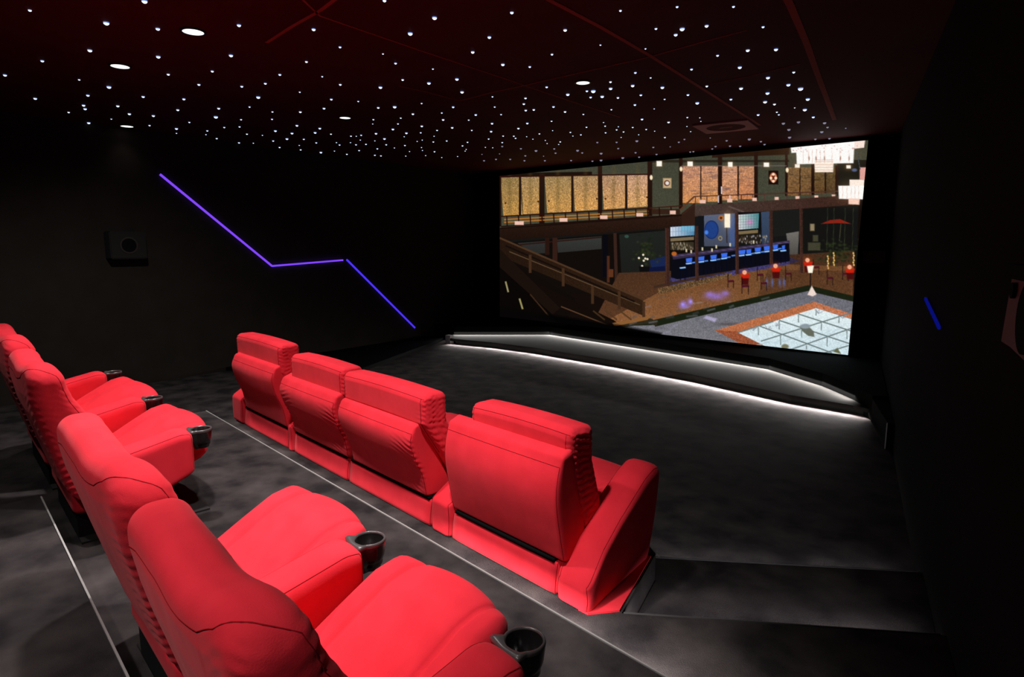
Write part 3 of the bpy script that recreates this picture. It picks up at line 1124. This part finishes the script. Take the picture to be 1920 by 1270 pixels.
def R_(x0, y0_, x1, y1_, col, **k):
    P_([(x0, y0_), (x1, y0_), (x1, y1_), (x0, y1_)], col, **k)


def L_(x0, y0_, x1, y1_, w, col, **k):
    dx, dy = x1 - x0, y1_ - y0_
    L = math.hypot(dx, dy) or 1
    nx, ny = -dy / L * w / 2, dx / L * w / 2
    P_([(x0 + nx, y0_ + ny), (x1 + nx, y1_ + ny), (x1 - nx, y1_ - ny), (x0 - nx, y0_ - ny)], col, **k)


def E_(cx, cy, rx, ry, col, soft=1.0, al=1.0):
    d = np.sqrt(((GX - cx) / rx) ** 2 + ((GY - cy) / ry) ** 2)
    blend(np.clip((1 - d) * min(rx, ry) / soft + .5, 0, 1) * al, col)


def S_(cx, cy, rx, ry, col, al=1.0):
    d = ((GX - cx) / rx) ** 2 + ((GY - cy) / ry) ** 2
    blend(np.exp(-d * 1.6) * al, col)


# upper gallery
P_([(930, 300), (1640, 255), (1600, 385), (930, 440)], (62, 63, 50), col2=(70, 71, 55), na=.03)
P_([(935, 325), (1110, 322), (1110, 330), (935, 336)], (28, 18, 12))
P_([(1215, 300), (1480, 300), (1480, 304), (1215, 305)], (30, 22, 16), al=.7)
P_([(1335, 290), (1480, 272), (1480, 290), (1335, 296)], (44, 26, 14))
P_([(1570, 300), (1630, 300), (1612, 372), (1568, 368)], (26, 24, 18))
for pts, c, c2 in (
    ([(938, 333), (973, 332), (980, 403), (944, 405)], (140, 116, 74), (186, 138, 70)),
    ([(977, 332), (1011, 330), (1016, 400), (981, 402)], (156, 129, 88), (196, 145, 76)),
    ([(1021, 330), (1071, 329), (1074, 397), (1026, 399)], (152, 126, 84), (202, 148, 78)),
    ([(1075, 329), (1121, 329), (1124, 393), (1078, 396)], (164, 132, 94), (210, 152, 82)),
    ([(1129, 329), (1172, 328), (1174, 390), (1132, 393)], (172, 136, 106), (208, 152, 88)),
    ([(1176, 328), (1215, 328), (1218, 387), (1177, 390)], (188, 148, 120), (212, 158, 98))):
    P_(pts, c, col2=c2, na=.11)
    mx = (pts[0][0] + pts[1][0]) / 2
    S_(mx, 362, 5, 60, (110, 88, 46), .45)
for x, y in ((948, 381), (1009, 378), (1029, 377), (1119, 373), (1135, 373), (1213, 370)):
    E_(x, y, 1.6, 1.6, (60, 25, 10))
for x0, x1, c, c2 in ((1279, 1313, (196, 140, 112), (206, 140, 84)), (1315, 1348, (196, 142, 112), (206, 142, 86)), (1353, 1383, (198, 146, 116), (200, 136, 92)),
                      (1385, 1414, (188, 134, 98), (196, 124, 80)), (1475, 1499, (118, 90, 58), (122, 86, 50)), (1501, 1523, (120, 90, 56), (112, 80, 46)),
                      (1526, 1546, (104, 82, 48), (96, 68, 38)), (1549, 1569, (96, 76, 44), (80, 58, 34))):
    R_(x0, 312 if x0 < 1470 else 314, x1, 381 - (x0 - 1279) * .07, c, col2=c2, na=.08)
rr = random.Random(5)
for i in range(70):
    x = rr.uniform(1281, 1410)
    y = rr.uniform(316, 366)
    S_(x, y, rr.uniform(4, 11), rr.uniform(.8, 1.9), (112, 84, 84), .55)
for i in range(26):
    S_(rr.uniform(1478, 1566), rr.uniform(318, 358), rr.uniform(3, 8), 1.2, (60, 46, 34), .6)
for x0, x1, y0_, y1_ in ((1011, 1021, 325, 420), (1121, 1129, 310, 412), (1214, 1223, 300, 405), (1346, 1354, 288, 385), (1414, 1421, 285, 375), (1472, 1477, 283, 368), (1273, 1280, 296, 392),
                        (1521, 1527, 305, 366), (936, 940, 330, 425), (1566, 1572, 310, 364), (973, 977, 330, 404), (1071, 1075, 328, 398), (1172, 1176, 328, 392),
                        (1313, 1315, 310, 372), (1382.5, 1385.5, 310, 368), (1499, 1501, 312, 366), (1546, 1549, 315, 362)):
    R_(x0, y0_, x1, y1_, (40, 22, 15), col2=(30, 15, 10))
L_(938, 331.5, 1216, 327, 2.4, (46, 14, 8))
L_(1278, 311, 1475, 311, 2.0, (120, 104, 108), al=.6)
# wall signs and lamps
R_(1243, 334, 1259, 353, (176, 150, 112))
R_(1245, 336, 1257, 351, (200, 170, 130))
E_(1250.5, 343.5, 5.6, 5.6, (96, 50, 38))
E_(1251, 343.5, 3.6, 3.6, (226, 216, 210))
R_(1441, 320, 1459.5, 346, (28, 12, 10))
E_(1450, 333, 6.6, 9.2, (226, 128, 84), soft=2)
E_(1450, 333, 3.2, 5.4, (110, 40, 20), soft=2)
for x, y in ((1450, 327), (1450, 340), (1445.5, 334), (1454.5, 334)):
    E_(x, y, 2.5, 2.5, (255, 225, 195))
for x0, y0_, x1, y1_ in ((1231, 302, 1241, 312), (1289, 303, 1299, 312), (1365, 304, 1373.5, 313), (1432, 305, 1442, 313), (1490.5, 308, 1499.5, 314.5), (1587, 310, 1595, 316)):
    S_((x0 + x1) / 2, (y0_ + y1_) / 2, 9, 8, (140, 96, 50), .6)
    R_(x0, y0_, x1, y1_, (255, 248, 235), soft=1.5)
for x, y in ((1221, 333), (1277, 317), (1476, 319)):
    E_(x, y, 2.7, 4.6, (255, 232, 195), soft=1.4)
# balustrade of the gallery
P_([(937, 427), (1281, 402), (1281, 410), (937, 434)], (26, 14, 10))
for f in (.0, 5.2):
    L_(945, 412 + f, 1216, 396 + f, 2.6, (196, 120, 46), al=.8)
R_(1222, 392, 1275, 402, (52, 32, 22))
L_(940, 406, 1218, 390.5, 2.2, (42, 14, 9))
L_(1218, 390.5, 1278, 386, 2.2, (60, 28, 18))
L_(1275, 394, 1302, 368.5, 3, (92, 54, 36))
L_(1278, 402, 1303, 382, 3, (56, 30, 20))
L_(1302, 368.5, 1580, 358.5, 2.0, (74, 44, 36))
L_(940, 425, 1278, 403, 2.4, (30, 14, 10))
for i in range(16):
    x = 950 + i * 22 if i else 950
    if x < 1278:
        y = 406 - (x - 940) * .056
        L_(x, y, x + 1, y + 19, 2.2, (34, 13, 9))
for i in range(13):
    x = 1304 + i * 21.5
    y = 368.5 - (x - 1302) * .036
    L_(x, y, x, y + 14 - i * .3, 1.8, (80, 52, 44) if i not in (2, 3) else (220, 205, 215))
R_(1352, 350, 1354, 364, (235, 225, 240))
for x0, y0_, x1, y1_ in ((965, 415, 982, 422), (1049, 409, 1064, 416), (1125, 404, 1139, 411), (1193, 399.5, 1206, 406), (1256, 395, 1267, 402), (1312, 375, 1323, 381.5),
                        (1363.5, 373, 1373, 379.5), (1410.5, 371, 1419, 377), (1452.5, 369.5, 1460, 375), (1491.5, 368, 1499, 373.5), (1527, 366.5, 1534, 371.5), (1559.5, 365, 1566, 369.5)):
    R_(x0, y0_, x1, y1_, (236, 190, 172), soft=1.2)
P_([(937, 434), (1279, 408), (1302, 386), (1600, 366), (1598, 392), (1308, 407), (1302, 424), (937, 452)], (43, 27, 20))
P_([(937, 430), (1281, 405), (1302, 426), (937, 455)], (44, 27, 19), col2=(28, 15, 10), na=.04)
P_([(1302, 386), (1598, 366), (1598, 384), (1302, 406)], (70, 55, 50), col2=(58, 34, 26), na=.05, ax=0)
P_([(1278, 404), (1303, 384), (1303, 425), (1278, 426)], (48, 30, 22))
L_(1366, 387, 1395, 398, 3, (112, 96, 90), al=.5)
# lower hall background
P_([(937, 452), (1303, 424), (1303, 407), (1610, 384), (1605, 520), (937, 560)], (20, 21, 20))
P_([(937, 456), (1304, 426), (1300, 540), (937, 560)], (17, 12, 9))
P_([(970, 456), (1023, 452), (1024, 475), (1000, 476)], (46, 48, 47), col2=(40, 40, 38))
P_([(1044, 450), (1128, 443), (1128, 467), (1046, 474)], (52, 55, 53), col2=(44, 44, 42))
P_([(1161, 440), (1250, 432), (1250, 510), (1165, 514)], (31, 34, 31), col2=(27, 28, 26))
P_([(1218, 488), (1248, 480), (1248, 500), (1222, 505)], (24, 36, 76))
P_([(1205, 503), (1248, 499), (1248, 508), (1206, 512)], (14, 20, 54))
L_(975, 459, 1128, 445, 2.4, (42, 20, 15))
R_(1022, 446, 1030, 478, (40, 20, 15))
R_(1036, 446, 1045, 492, (50, 28, 21))
R_(1130, 440, 1140, 520, (10, 9, 16))
R_(1138, 480, 1143, 530, (74, 40, 26))
P_([(1141, 505), (1150, 505), (1150, 520), (1141, 520)], (92, 50, 28))
L_(1153, 437, 1156, 540, 6, (54, 33, 27))
E_(1175, 443.5, 4, 3, (48, 76, 66))
# left pot plant with white blossoms
for i in range(90):
    S_(rr.gauss(1210, 9), rr.gauss(470, 14), 3, 2.5, rr.choice([(50, 58, 30), (34, 42, 22), (24, 30, 18)]), .7)
for x, y in ((1206, 478), (1198, 484), (1210, 485), (1207, 489), (1214, 486), (1204, 499), (1213, 503)):
    E_(x, y, 2, 2, (235, 222, 196))
P_([(1198, 500), (1218, 500), (1214, 528), (1202, 528)], (14, 12, 12))
# bar: windows, shelves, alcove
R_(1256, 423, 1303, 445, (22, 20, 22))
P_([(1257, 426), (1302, 423), (1302, 441), (1257, 444)], (214, 222, 236), col2=(70, 130, 168), ax=0)
R_(1278, 424, 1302, 434, (110, 186, 214), al=.7)
for i in range(8):
    R_(1261 + i * 5.5, 424, 1262 + i * 5.5, 443, (110, 120, 150), al=.6)
L_(1257, 435, 1302, 432, 1, (120, 130, 160), al=.6)
P_([(1257, 447), (1301, 444), (1301, 450), (1257, 453)], (120, 104, 78))
R_(1257, 454, 1301, 469, (52, 46, 34))
P_([(1320, 404), (1378, 400), (1378, 462), (1320, 462)], (88, 98, 122), col2=(66, 72, 90))
R_(1309, 405, 1320, 465, (18, 20, 24))
E_(1334, 431, 13.5, 17.5, (22, 44, 104))
E_(1334, 431, 11.5, 15.5, (32, 62, 128))
E_(1324.5, 436, 3.5, 4, (70, 130, 230), soft=2)
E_(1352, 409, 5, 5, (176, 100, 40))
E_(1352, 409, 2.4, 2.4, (60, 30, 20))
E_(1350.5, 447, 4, 4.4, (150, 134, 96))
E_(1350.5, 447, 2.2, 2.4, (70, 74, 90))
P_([(1366, 410), (1378, 405), (1378, 465), (1368, 465)], (66, 92, 150), al=.6)
L_(1362.5, 425, 1363, 456, 2, (42, 34, 34))
S_(1363.5, 413, 10, 18, (220, 180, 130), .5)
R_(1358.5, 401, 1369, 427, (255, 240, 214), soft=1.8)
R_(1383, 398, 1427, 434, (16, 14, 16))
P_([(1384, 403), (1423, 400), (1422, 428), (1384, 431)], (226, 220, 224), col2=(66, 134, 140), ax=0)
S_(1406, 417, 8, 7, (232, 130, 196), .8)
S_(1393, 410, 8, 6, (170, 214, 200), .6)
for i in range(7):
    R_(1388 + i * 5, 402, 1389 + i * 5, 430, (90, 110, 110), al=.6)
for i in range(5):
    L_(1384, 407 + i * 5, 1422, 404.5 + i * 5, .9, (90, 110, 110), al=.5)
P_([(1384, 434), (1421, 431), (1421, 437), (1384, 440)], (122, 104, 72))
R_(1384, 440, 1424, 455, (34, 28, 22))
P_([(1427, 398), (1443, 396), (1443, 462), (1429, 462)], (56, 72, 96), col2=(46, 58, 80))
P_([(1449, 396), (1499, 392), (1499, 440), (1451, 444)], (26, 27, 25))
P_([(1474, 438), (1498, 434), (1496, 480), (1480, 478)], (112, 108, 102), col2=(74, 70, 66))
P_([(1505, 392), (1600, 386), (1600, 470), (1505, 475)], (20, 19, 18))
R_(1519, 420, 1527, 433, (176, 156, 116), soft=2.5, al=.8)
R_(1524, 441, 1534, 453, (64, 62, 44), soft=2)
R_(1515, 455, 1538, 470, (64, 62, 46), soft=2)
for i in range(60):
    S_(rr.uniform(1260, 1300), rr.uniform(456, 468), .9, 2.6, rr.choice([(150, 130, 96), (190, 180, 160), (84, 66, 48)]), .8)
for i in range(50):
    S_(rr.uniform(1386, 1440), rr.uniform(442, 457), 1.1, 2.4, rr.choice([(150, 130, 96), (210, 206, 214), (84, 66, 48)]), .8)
# floor of the hall
P_([(1160, 512), (1262, 508), (1480, 478), (1602, 470), (1600, 558), (1515, 541), (1230, 608), (1150, 612), (1120, 590)], (66, 42, 27), col2=(88, 56, 36), na=.05)
P_([(1250, 520), (1480, 482), (1500, 490), (1260, 548)], (50, 42, 66), na=.06)
P_([(1258, 522), (1480, 488), (1480, 500), (1262, 536)], (66, 60, 112), al=.8, na=.1)
# deck with warm boards
P_([(1236, 548), (1300, 530), (1480, 496), (1600, 500), (1597, 556), (1515, 536), (1232, 605), (1215, 600), (1150, 610), (1140, 600)], (104, 68, 40), col2=(134, 88, 54), na=.05)
P_([(1440, 506), (1600, 508), (1596, 556), (1515, 536), (1420, 556)], (82, 52, 32), al=.8, na=.06)
P_([(1234, 541), (1300, 526), (1372, 512), (1372, 518), (1300, 538), (1234, 552)], (96, 72, 46), na=.2)
P_([(1226, 536), (1372, 505), (1372, 509), (1226, 541)], (60, 40, 30))
for x, y, rx, ry in ((1282, 570, 9, 8), (1294, 566, 6, 9), (1342, 556, 22, 9), (1330, 552, 9, 6), (1360, 550, 9, 6), (1283, 575, 12, 5)):
    S_(x, y, rx, ry, (150, 118, 220), .75)
for x, y in ((1280, 571), (1295, 566)):
    S_(x, y, 4, 4, (170, 150, 250), .9)
for x in (1448, 1462, 1470, 1438):
    S_(x, 530, 3, 10, (88, 110, 190), .7)
# counter and stools
P_([(1258, 487), (1480, 456), (1481, 490), (1270, 524), (1258, 520)], (11, 11, 20))
P_([(1261, 478), (1480, 451), (1481, 455.5), (1262, 487)], (50, 40, 62))
for x in range(1266, 1480, 13):
    S_(x, 481 - (x - 1262) * .125, 7, 1.7, (128, 110, 168), .55)
for x, y, s in ((1287, 470, 3), (1317, 467, 3), (1343, 463, 3), (1369, 459, 3), (1413, 454, 3), (1335, 469, 2), (1296, 472, 2)):
    R_(x - 1.4, y - 3, x + 1.4, y + 3, (222, 208, 172), soft=1.4)
E_(1264, 476, 5, 4, (180, 96, 36), soft=1.6)
stl = [(1280.5, 496, 0), (1292, 488, 1), (1315, 485, 1), (1338, 482, 1), (1358, 478.5, 1), (1391, 473, 1.15), (1404, 471.5, .8), (1421, 468, 1), (1438, 465.5, 1), (1454, 463, .8), (1469, 464, .5)]
for x, y, s in stl:
    if s:
        P_([(x - 6 * s, y - 3), (x + 6 * s, y - 4.5), (x + 5 * s, y + 3.5), (x - 5 * s, y + 4.5)], (58, 108, 232), soft=1.1)
    L_(x - 6, y + 7, x + 5, y + 5.6, 2.6, (150, 200, 255))
    for k in (-5, 4):
        R_(x + k - .7, y + 8, x + k + .7, y + 30, (7, 9, 24))
for x, y in ((1301, 492), (1324, 489), (1347, 486), (1366, 482), (1375, 479), (1411, 475), (1430, 472), (1462, 466)):
    L_(x - 3.5, y + 1, x + 3.5, y, 2.4, (84, 136, 226))
for i in range(34):
    x = rr.uniform(1275, 1480)
    S_(x, 519 - (x - 1270) * .165 + rr.uniform(-6, 4), .9, 6, (14, 14, 34), .7)
# posts in front of the bar
for x, y0_, y1_, w in ((1251, 428, 537, 8), (1306, 424, 527, 6.5), (1381.5, 400, 514, 6.5), (1445.5, 396, 496, 6.5), (1502, 390, 512, 6)):
    L_(x, y0_, x + .8, y1_, w, (58, 35, 29), na=.06)
    L_(x - w * .3, y0_, x - w * .3 + .8, y1_, 1, (84, 54, 44), al=.7)
# plants, parasol and candles at the right
P_([(1539, 420), (1556, 413), (1575, 411), (1596, 420), (1570, 418.5)], (134, 34, 22))
L_(1577, 420, 1574, 452, 1.4, (66, 66, 44))
for i in range(170):
    S_(rr.gauss(1570, 19), min(502, rr.gauss(474, 13)), 3.2, 2.2, rr.choice([(42, 54, 26), (28, 36, 18), (52, 62, 32), (20, 24, 14)]), .6)
for x in (1552, 1564, 1600, 1585):
    L_(x, 390, x - 2, 470, 1.1, (52, 58, 36), al=.8)
for x0, n_ in ((1552, 6), (1563, 6), (1600, 6)):
    for k in range(n_):
        E_(x0 + (k % 2), 481 + k * 4.4 - (6 if x0 > 1560 else 0), 1.3, 2.1, (240, 190, 110))
# small tables with red cloths
def chair_(x, y, s=1.0):
    R_(x - 6 * s, y - 14 * s, x - 4.6 * s, y + 14 * s, (22, 10, 14))
    P_([(x - 6 * s, y), (x + 6 * s, y - 1), (x + 7 * s, y + 3 * s), (x - 5 * s, y + 4 * s)], (74, 20, 34))
    R_(x + 5 * s, y + 2, x + 6.4 * s, y + 16 * s, (22, 10, 14))
for x, y in ((1370, 526), (1425, 514), (1478, 512), (1432, 530), (1556, 520), (1585, 512), (1530, 500)):
    chair_(x, y, .95)
for x, y in ((1397, 520), (1455, 508), (1515, 497), (1594, 510)):
    P_([(x - 9, y - 5), (x + 9, y - 6), (x + 5, y + 8), (x - 4, y + 8)], (196, 28, 12), soft=2)
    P_([(x - 7, y + 2), (x + 7, y + 2), (x + 6, y + 14), (x - 6, y + 14)], (70, 14, 14), soft=2)
    E_(x - 1, y - 9, 4, 4, (255, 232, 205), soft=1.5)
    S_(x - 1, y - 9, 9, 8, (230, 80, 30), .45)
chair_(1397, 535, 1.1)
# stone terrace, dark edging, wooden frame and glass floor
P_([(1600, 556), (1515, 536), (1230, 604), (1218, 600), (1150, 610), (1160, 618), (1228, 613), (1515, 546), (1600, 566)], (30, 34, 22))
P_([(1150, 612), (1228, 610), (1515, 546), (1600, 566), (1596, 680), (1380, 660), (1150, 626)], (104, 104, 114), col2=(124, 122, 126), na=.05)
P_([(1226, 600), (1515, 535), (1515, 545), (1228, 613)], (26, 32, 17))
P_([(1515, 535), (1600, 555), (1600, 564), (1515, 545)], (26, 32, 17))
P_([(1150, 606), (1220, 597), (1232, 604), (1232, 612), (1218, 606), (1148, 618)], (44, 40, 26))
for i in range(60):
    x = rr.uniform(1170, 1590)
    y = rr.uniform(558, 640)
    L_(x, y, x + rr.uniform(8, 22), y - rr.uniform(2, 5), rr.uniform(2, 5), rr.choice([(156, 154, 172), (78, 78, 88), (132, 132, 150)]), al=.35, soft=2)
P_([(1324, 592), (1345, 598), (1340, 604), (1320, 597)], (196, 186, 230), al=.7, soft=3)
S_(1366, 608, 30, 4, (70, 62, 60), .6)
P_([(1340, 620), (1527, 566), (1530, 578), (1385, 624), (1350, 625)], (182, 108, 70), na=.06)
P_([(1527, 566), (1600, 590), (1600, 599), (1528, 577)], (192, 116, 80), na=.06)
P_([(1340, 619), (1386, 622), (1450, 652), (1436, 656), (1398, 650)], (150, 80, 52), na=.08)
P_([(1384, 624), (1530, 578), (1600, 600), (1592, 672), (1440, 652)], (226, 238, 240), col2=(198, 220, 228), na=.02)
for i in range(26):
    x = rr.uniform(1400, 1560)
    L_(x, 650 - (x - 1400) * .12, x + rr.uniform(15, 30), 644 - (x - 1400) * .18, 1, (176, 200, 208), al=.5)
for a in ((1425, 612, 1560, 662), (1461, 601, 1594, 645), (1497, 589, 1596, 621), (1427, 640, 1592, 588), (1482, 656, 1596, 616), (1540, 664, 1592, 648), (1384, 624, 1450, 603)):
    L_(*a, 2.3, (108, 122, 122))
for x, y, h_ in ((1422, 614, 15), (1461, 602, 16), (1497, 590, 15), (1530, 580, 12), (1463.5, 630, 17), (1503, 620, 13), (1540, 605, 15), (1573, 592, 14), (1551, 632, 18), (1588, 618, 18), (1512, 648, 8)):
    R_(x - 1, y, x + 1, y + h_, (124, 138, 138))
for cx, cy in ((1412, 620), (1455, 612), (1535, 588), (1580, 597), (1440, 618)):
    for i in range(7):
        L_(cx, cy, cx + rr.uniform(-10, 10), cy - rr.uniform(2, 9), .8, (134, 140, 152), al=.8)
P_([(1500, 612), (1512, 608), (1526, 622), (1527, 632), (1515, 630), (1503, 620)], (100, 104, 92), soft=2)
E_(1510, 612, 10, 4.5, (140, 152, 160), soft=2)
E_(1472, 650, 7, 4.5, (122, 120, 92), soft=2)
P_([(1562, 660), (1570, 652), (1577, 664)], (100, 104, 72), soft=2)
# floor lamp and its paper cone
R_(1518.4, 511, 1520.6, 538, (24, 18, 18))
P_([(1513, 499), (1526, 498), (1523.5, 512), (1515.5, 512)], (255, 244, 222), soft=1.8)
P_([(1522, 536), (1531, 552), (1524, 556), (1514, 553)], (238, 216, 206), soft=1.8)
# long stair at the left
P_([(936, 446), (1205, 560), (1210, 594), (936, 480)], (34, 21, 13), col2=(48, 30, 18), ax=0, na=.06)
P_([(936, 476), (1080, 560), (1060, 612), (936, 545)], (16, 10, 8))
P_([(1005, 530), (1150, 600), (1180, 622), (1150, 612), (1040, 575)], (18, 11, 8))
P_([(936, 500), (1040, 570), (1035, 600), (936, 620)], (9, 6, 5))
P_([(936, 466), (1050, 578), (1036, 590), (936, 500)], (26, 16, 11))
L_(936, 446, 1206, 562, 3.4, (74, 50, 32))
L_(955, 472, 1200, 572, 1.6, (104, 82, 58), al=.8)
L_(948, 461, 1190, 566, 3.4, (20, 12, 9), al=.9)
L_(1052, 575, 1160, 618, 2.2, (86, 58, 38))
L_(994, 552, 1030, 594, 2.4, (60, 38, 24))
for x, y in ((994, 480), (1056, 505), (1111, 538), (1161, 548), (1207, 568)):
    R_(x - 2.6, y - 2, x + 2.6, y + 32, (66, 43, 27))
P_([(1148, 606), (1222, 592), (1214, 600), (1152, 612)], (136, 90, 48))
L_(948, 528, 953, 548, 3.2, (150, 140, 98))
L_(974, 560, 980, 580, 3.4, (150, 140, 90))
for x in (1112, 1135, 1162):
    L_(x, 583, x + 22, 600, 3, (74, 50, 30), al=.8)
# dark margin at the lower left
P_([(930, 600), (1030, 590), (1160, 610), (1240, 625), (1240, 640), (930, 620)], (4, 3, 3), soft=6)
P_([(930, 575), (1030, 596), (1060, 620), (930, 640)], (7, 5, 5), soft=14)
# chandeliers
S_(1545, 285, 70, 34, (190, 150, 110), .45)
P_([(1482, 272), (1622, 262), (1620, 276), (1484, 287)], (255, 252, 248), soft=1.5)
P_([(1493, 283), (1602, 270), (1600, 306), (1494, 308)], (255, 252, 248), soft=1.5)
P_([(1527, 304), (1563, 304), (1562, 323), (1528, 323)], (255, 240, 226), soft=1.5)
P_([(1602, 262), (1622, 262), (1620, 277), (1602, 279)], (250, 226, 214), soft=1.5)
for x in (1506, 1516, 1523, 1531, 1538, 1546, 1560, 1575, 1592):
    L_(x, 282, x, 306, 1.0, (216, 160, 138), al=.6)
for x in (1517, 1530, 1546, 1576, 1592):
    E_(x, 297, 1.2, 4, (150, 100, 84), soft=1.2, al=.8)
for y in (300, 303, 309, 314, 319):
    L_(1528, y, 1562, y, .9, (206, 150, 124), al=.8)
for i in range(26):
    S_(rr.uniform(1484, 1612), rr.uniform(272, 286), 1.2, 1.2, (190, 120, 112), .8)
R_(1612, 314, 1624, 337, (222, 160, 150), soft=1.5)
S_(1596, 360, 34, 26, (190, 150, 110), .35)
P_([(1593, 337), (1621, 337), (1620, 349), (1593, 349)], (255, 236, 222), soft=1.5)
P_([(1572, 348.5), (1621, 348), (1620, 374), (1573, 373)], (255, 252, 246), soft=1.5)
P_([(1591, 372), (1612, 373), (1611, 384), (1591, 383)], (250, 206, 186), soft=1.5)
for x in (1580, 1588, 1596, 1603, 1610):
    L_(x, 349, x, 373, .9, (214, 160, 140), al=.6)
L_(1606, 284, 1613, 318, 1.2, (70, 80, 90))
E_(1602, 319, 5, 3, (86, 96, 130), soft=2)
IMG = np.clip(IMG * (1 + .025 * NZ[..., None]), 0, 255) / 255.0
IMG = np.where(IMG < .04045, IMG / 12.92, ((IMG + .055) / 1.055) ** 2.4)

scr = empty('projection_screen', ((tl.x + trr.x) / 2, YS + .06, 0))
tag(scr, 'large glowing cinema screen showing a two-storey hall with gallery, bar stools and glass floor', 'screen')
nv = NX * NY
me = bpy.data.meshes.new('screen_picture')
V = (PW - np.array(scr.location)[None, None]).reshape(-1, 3).astype(np.float32)
ii = (np.arange(NY - 1)[:, None] * NX + np.arange(NX - 1)[None]).reshape(-1)
F4 = np.stack([ii, ii + NX, ii + NX + 1, ii + 1], 1).astype(np.int32)
me.vertices.add(nv)
me.vertices.foreach_set('co', V.reshape(-1))
me.loops.add(F4.size)
me.loops.foreach_set('vertex_index', F4.reshape(-1))
me.polygons.add(len(F4))
me.polygons.foreach_set('loop_start', np.arange(len(F4), dtype=np.int32) * 4)
me.update(calc_edges=True)
ca = me.color_attributes.new('picture', 'FLOAT_COLOR', 'POINT')
ca.data.foreach_set('color', np.concatenate([IMG.reshape(-1, 3), np.ones((nv, 1))], 1).astype(np.float32).reshape(-1))
mp = bpy.data.materials.new('projected_film_still')
mp.use_nodes = True
nt = mp.node_tree
nt.nodes.clear()
at_ = nt.nodes.new('ShaderNodeAttribute')
at_.attribute_name = 'picture'
em = nt.nodes.new('ShaderNodeEmission')
ou = nt.nodes.new('ShaderNodeOutputMaterial')
nt.links.new(at_.outputs['Color'], em.inputs['Color'])
nt.links.new(em.outputs[0], ou.inputs[0])
mp.cycles.emission_sampling = 'NONE'
link('screen_picture', me, mp, scr)
sx0, sx1 = tl.x - scr.location.x, trr.x - scr.location.x
bm = prism_bm([(sx0 - .04, -.04), (sx1 + .04, -.04), (sx1 + .04, .03), (sx0 - .04, .03)], .40, 4.19)
from_bm('screen_frame', bm, M_BLACK, scr)

# ------------------------------------------------------------------ world and view
w = bpy.data.worlds.new('room_world')
scn.world = w
w.use_nodes = True
w.node_tree.nodes['Background'].inputs[0].default_value = (0, 0, 0, 1)
w.node_tree.nodes['Background'].inputs[1].default_value = 0
scn.view_settings.view_transform = 'Standard'
scn.view_settings.look = 'None'
scn.view_settings.exposure = 0
scn.view_settings.gamma = 1
scn.view_settings.use_curve_mapping = False
scn.cycles.use_denoising = True
scn.cycles.max_bounces = 6
scn.cycles.sample_clamp_indirect = 4
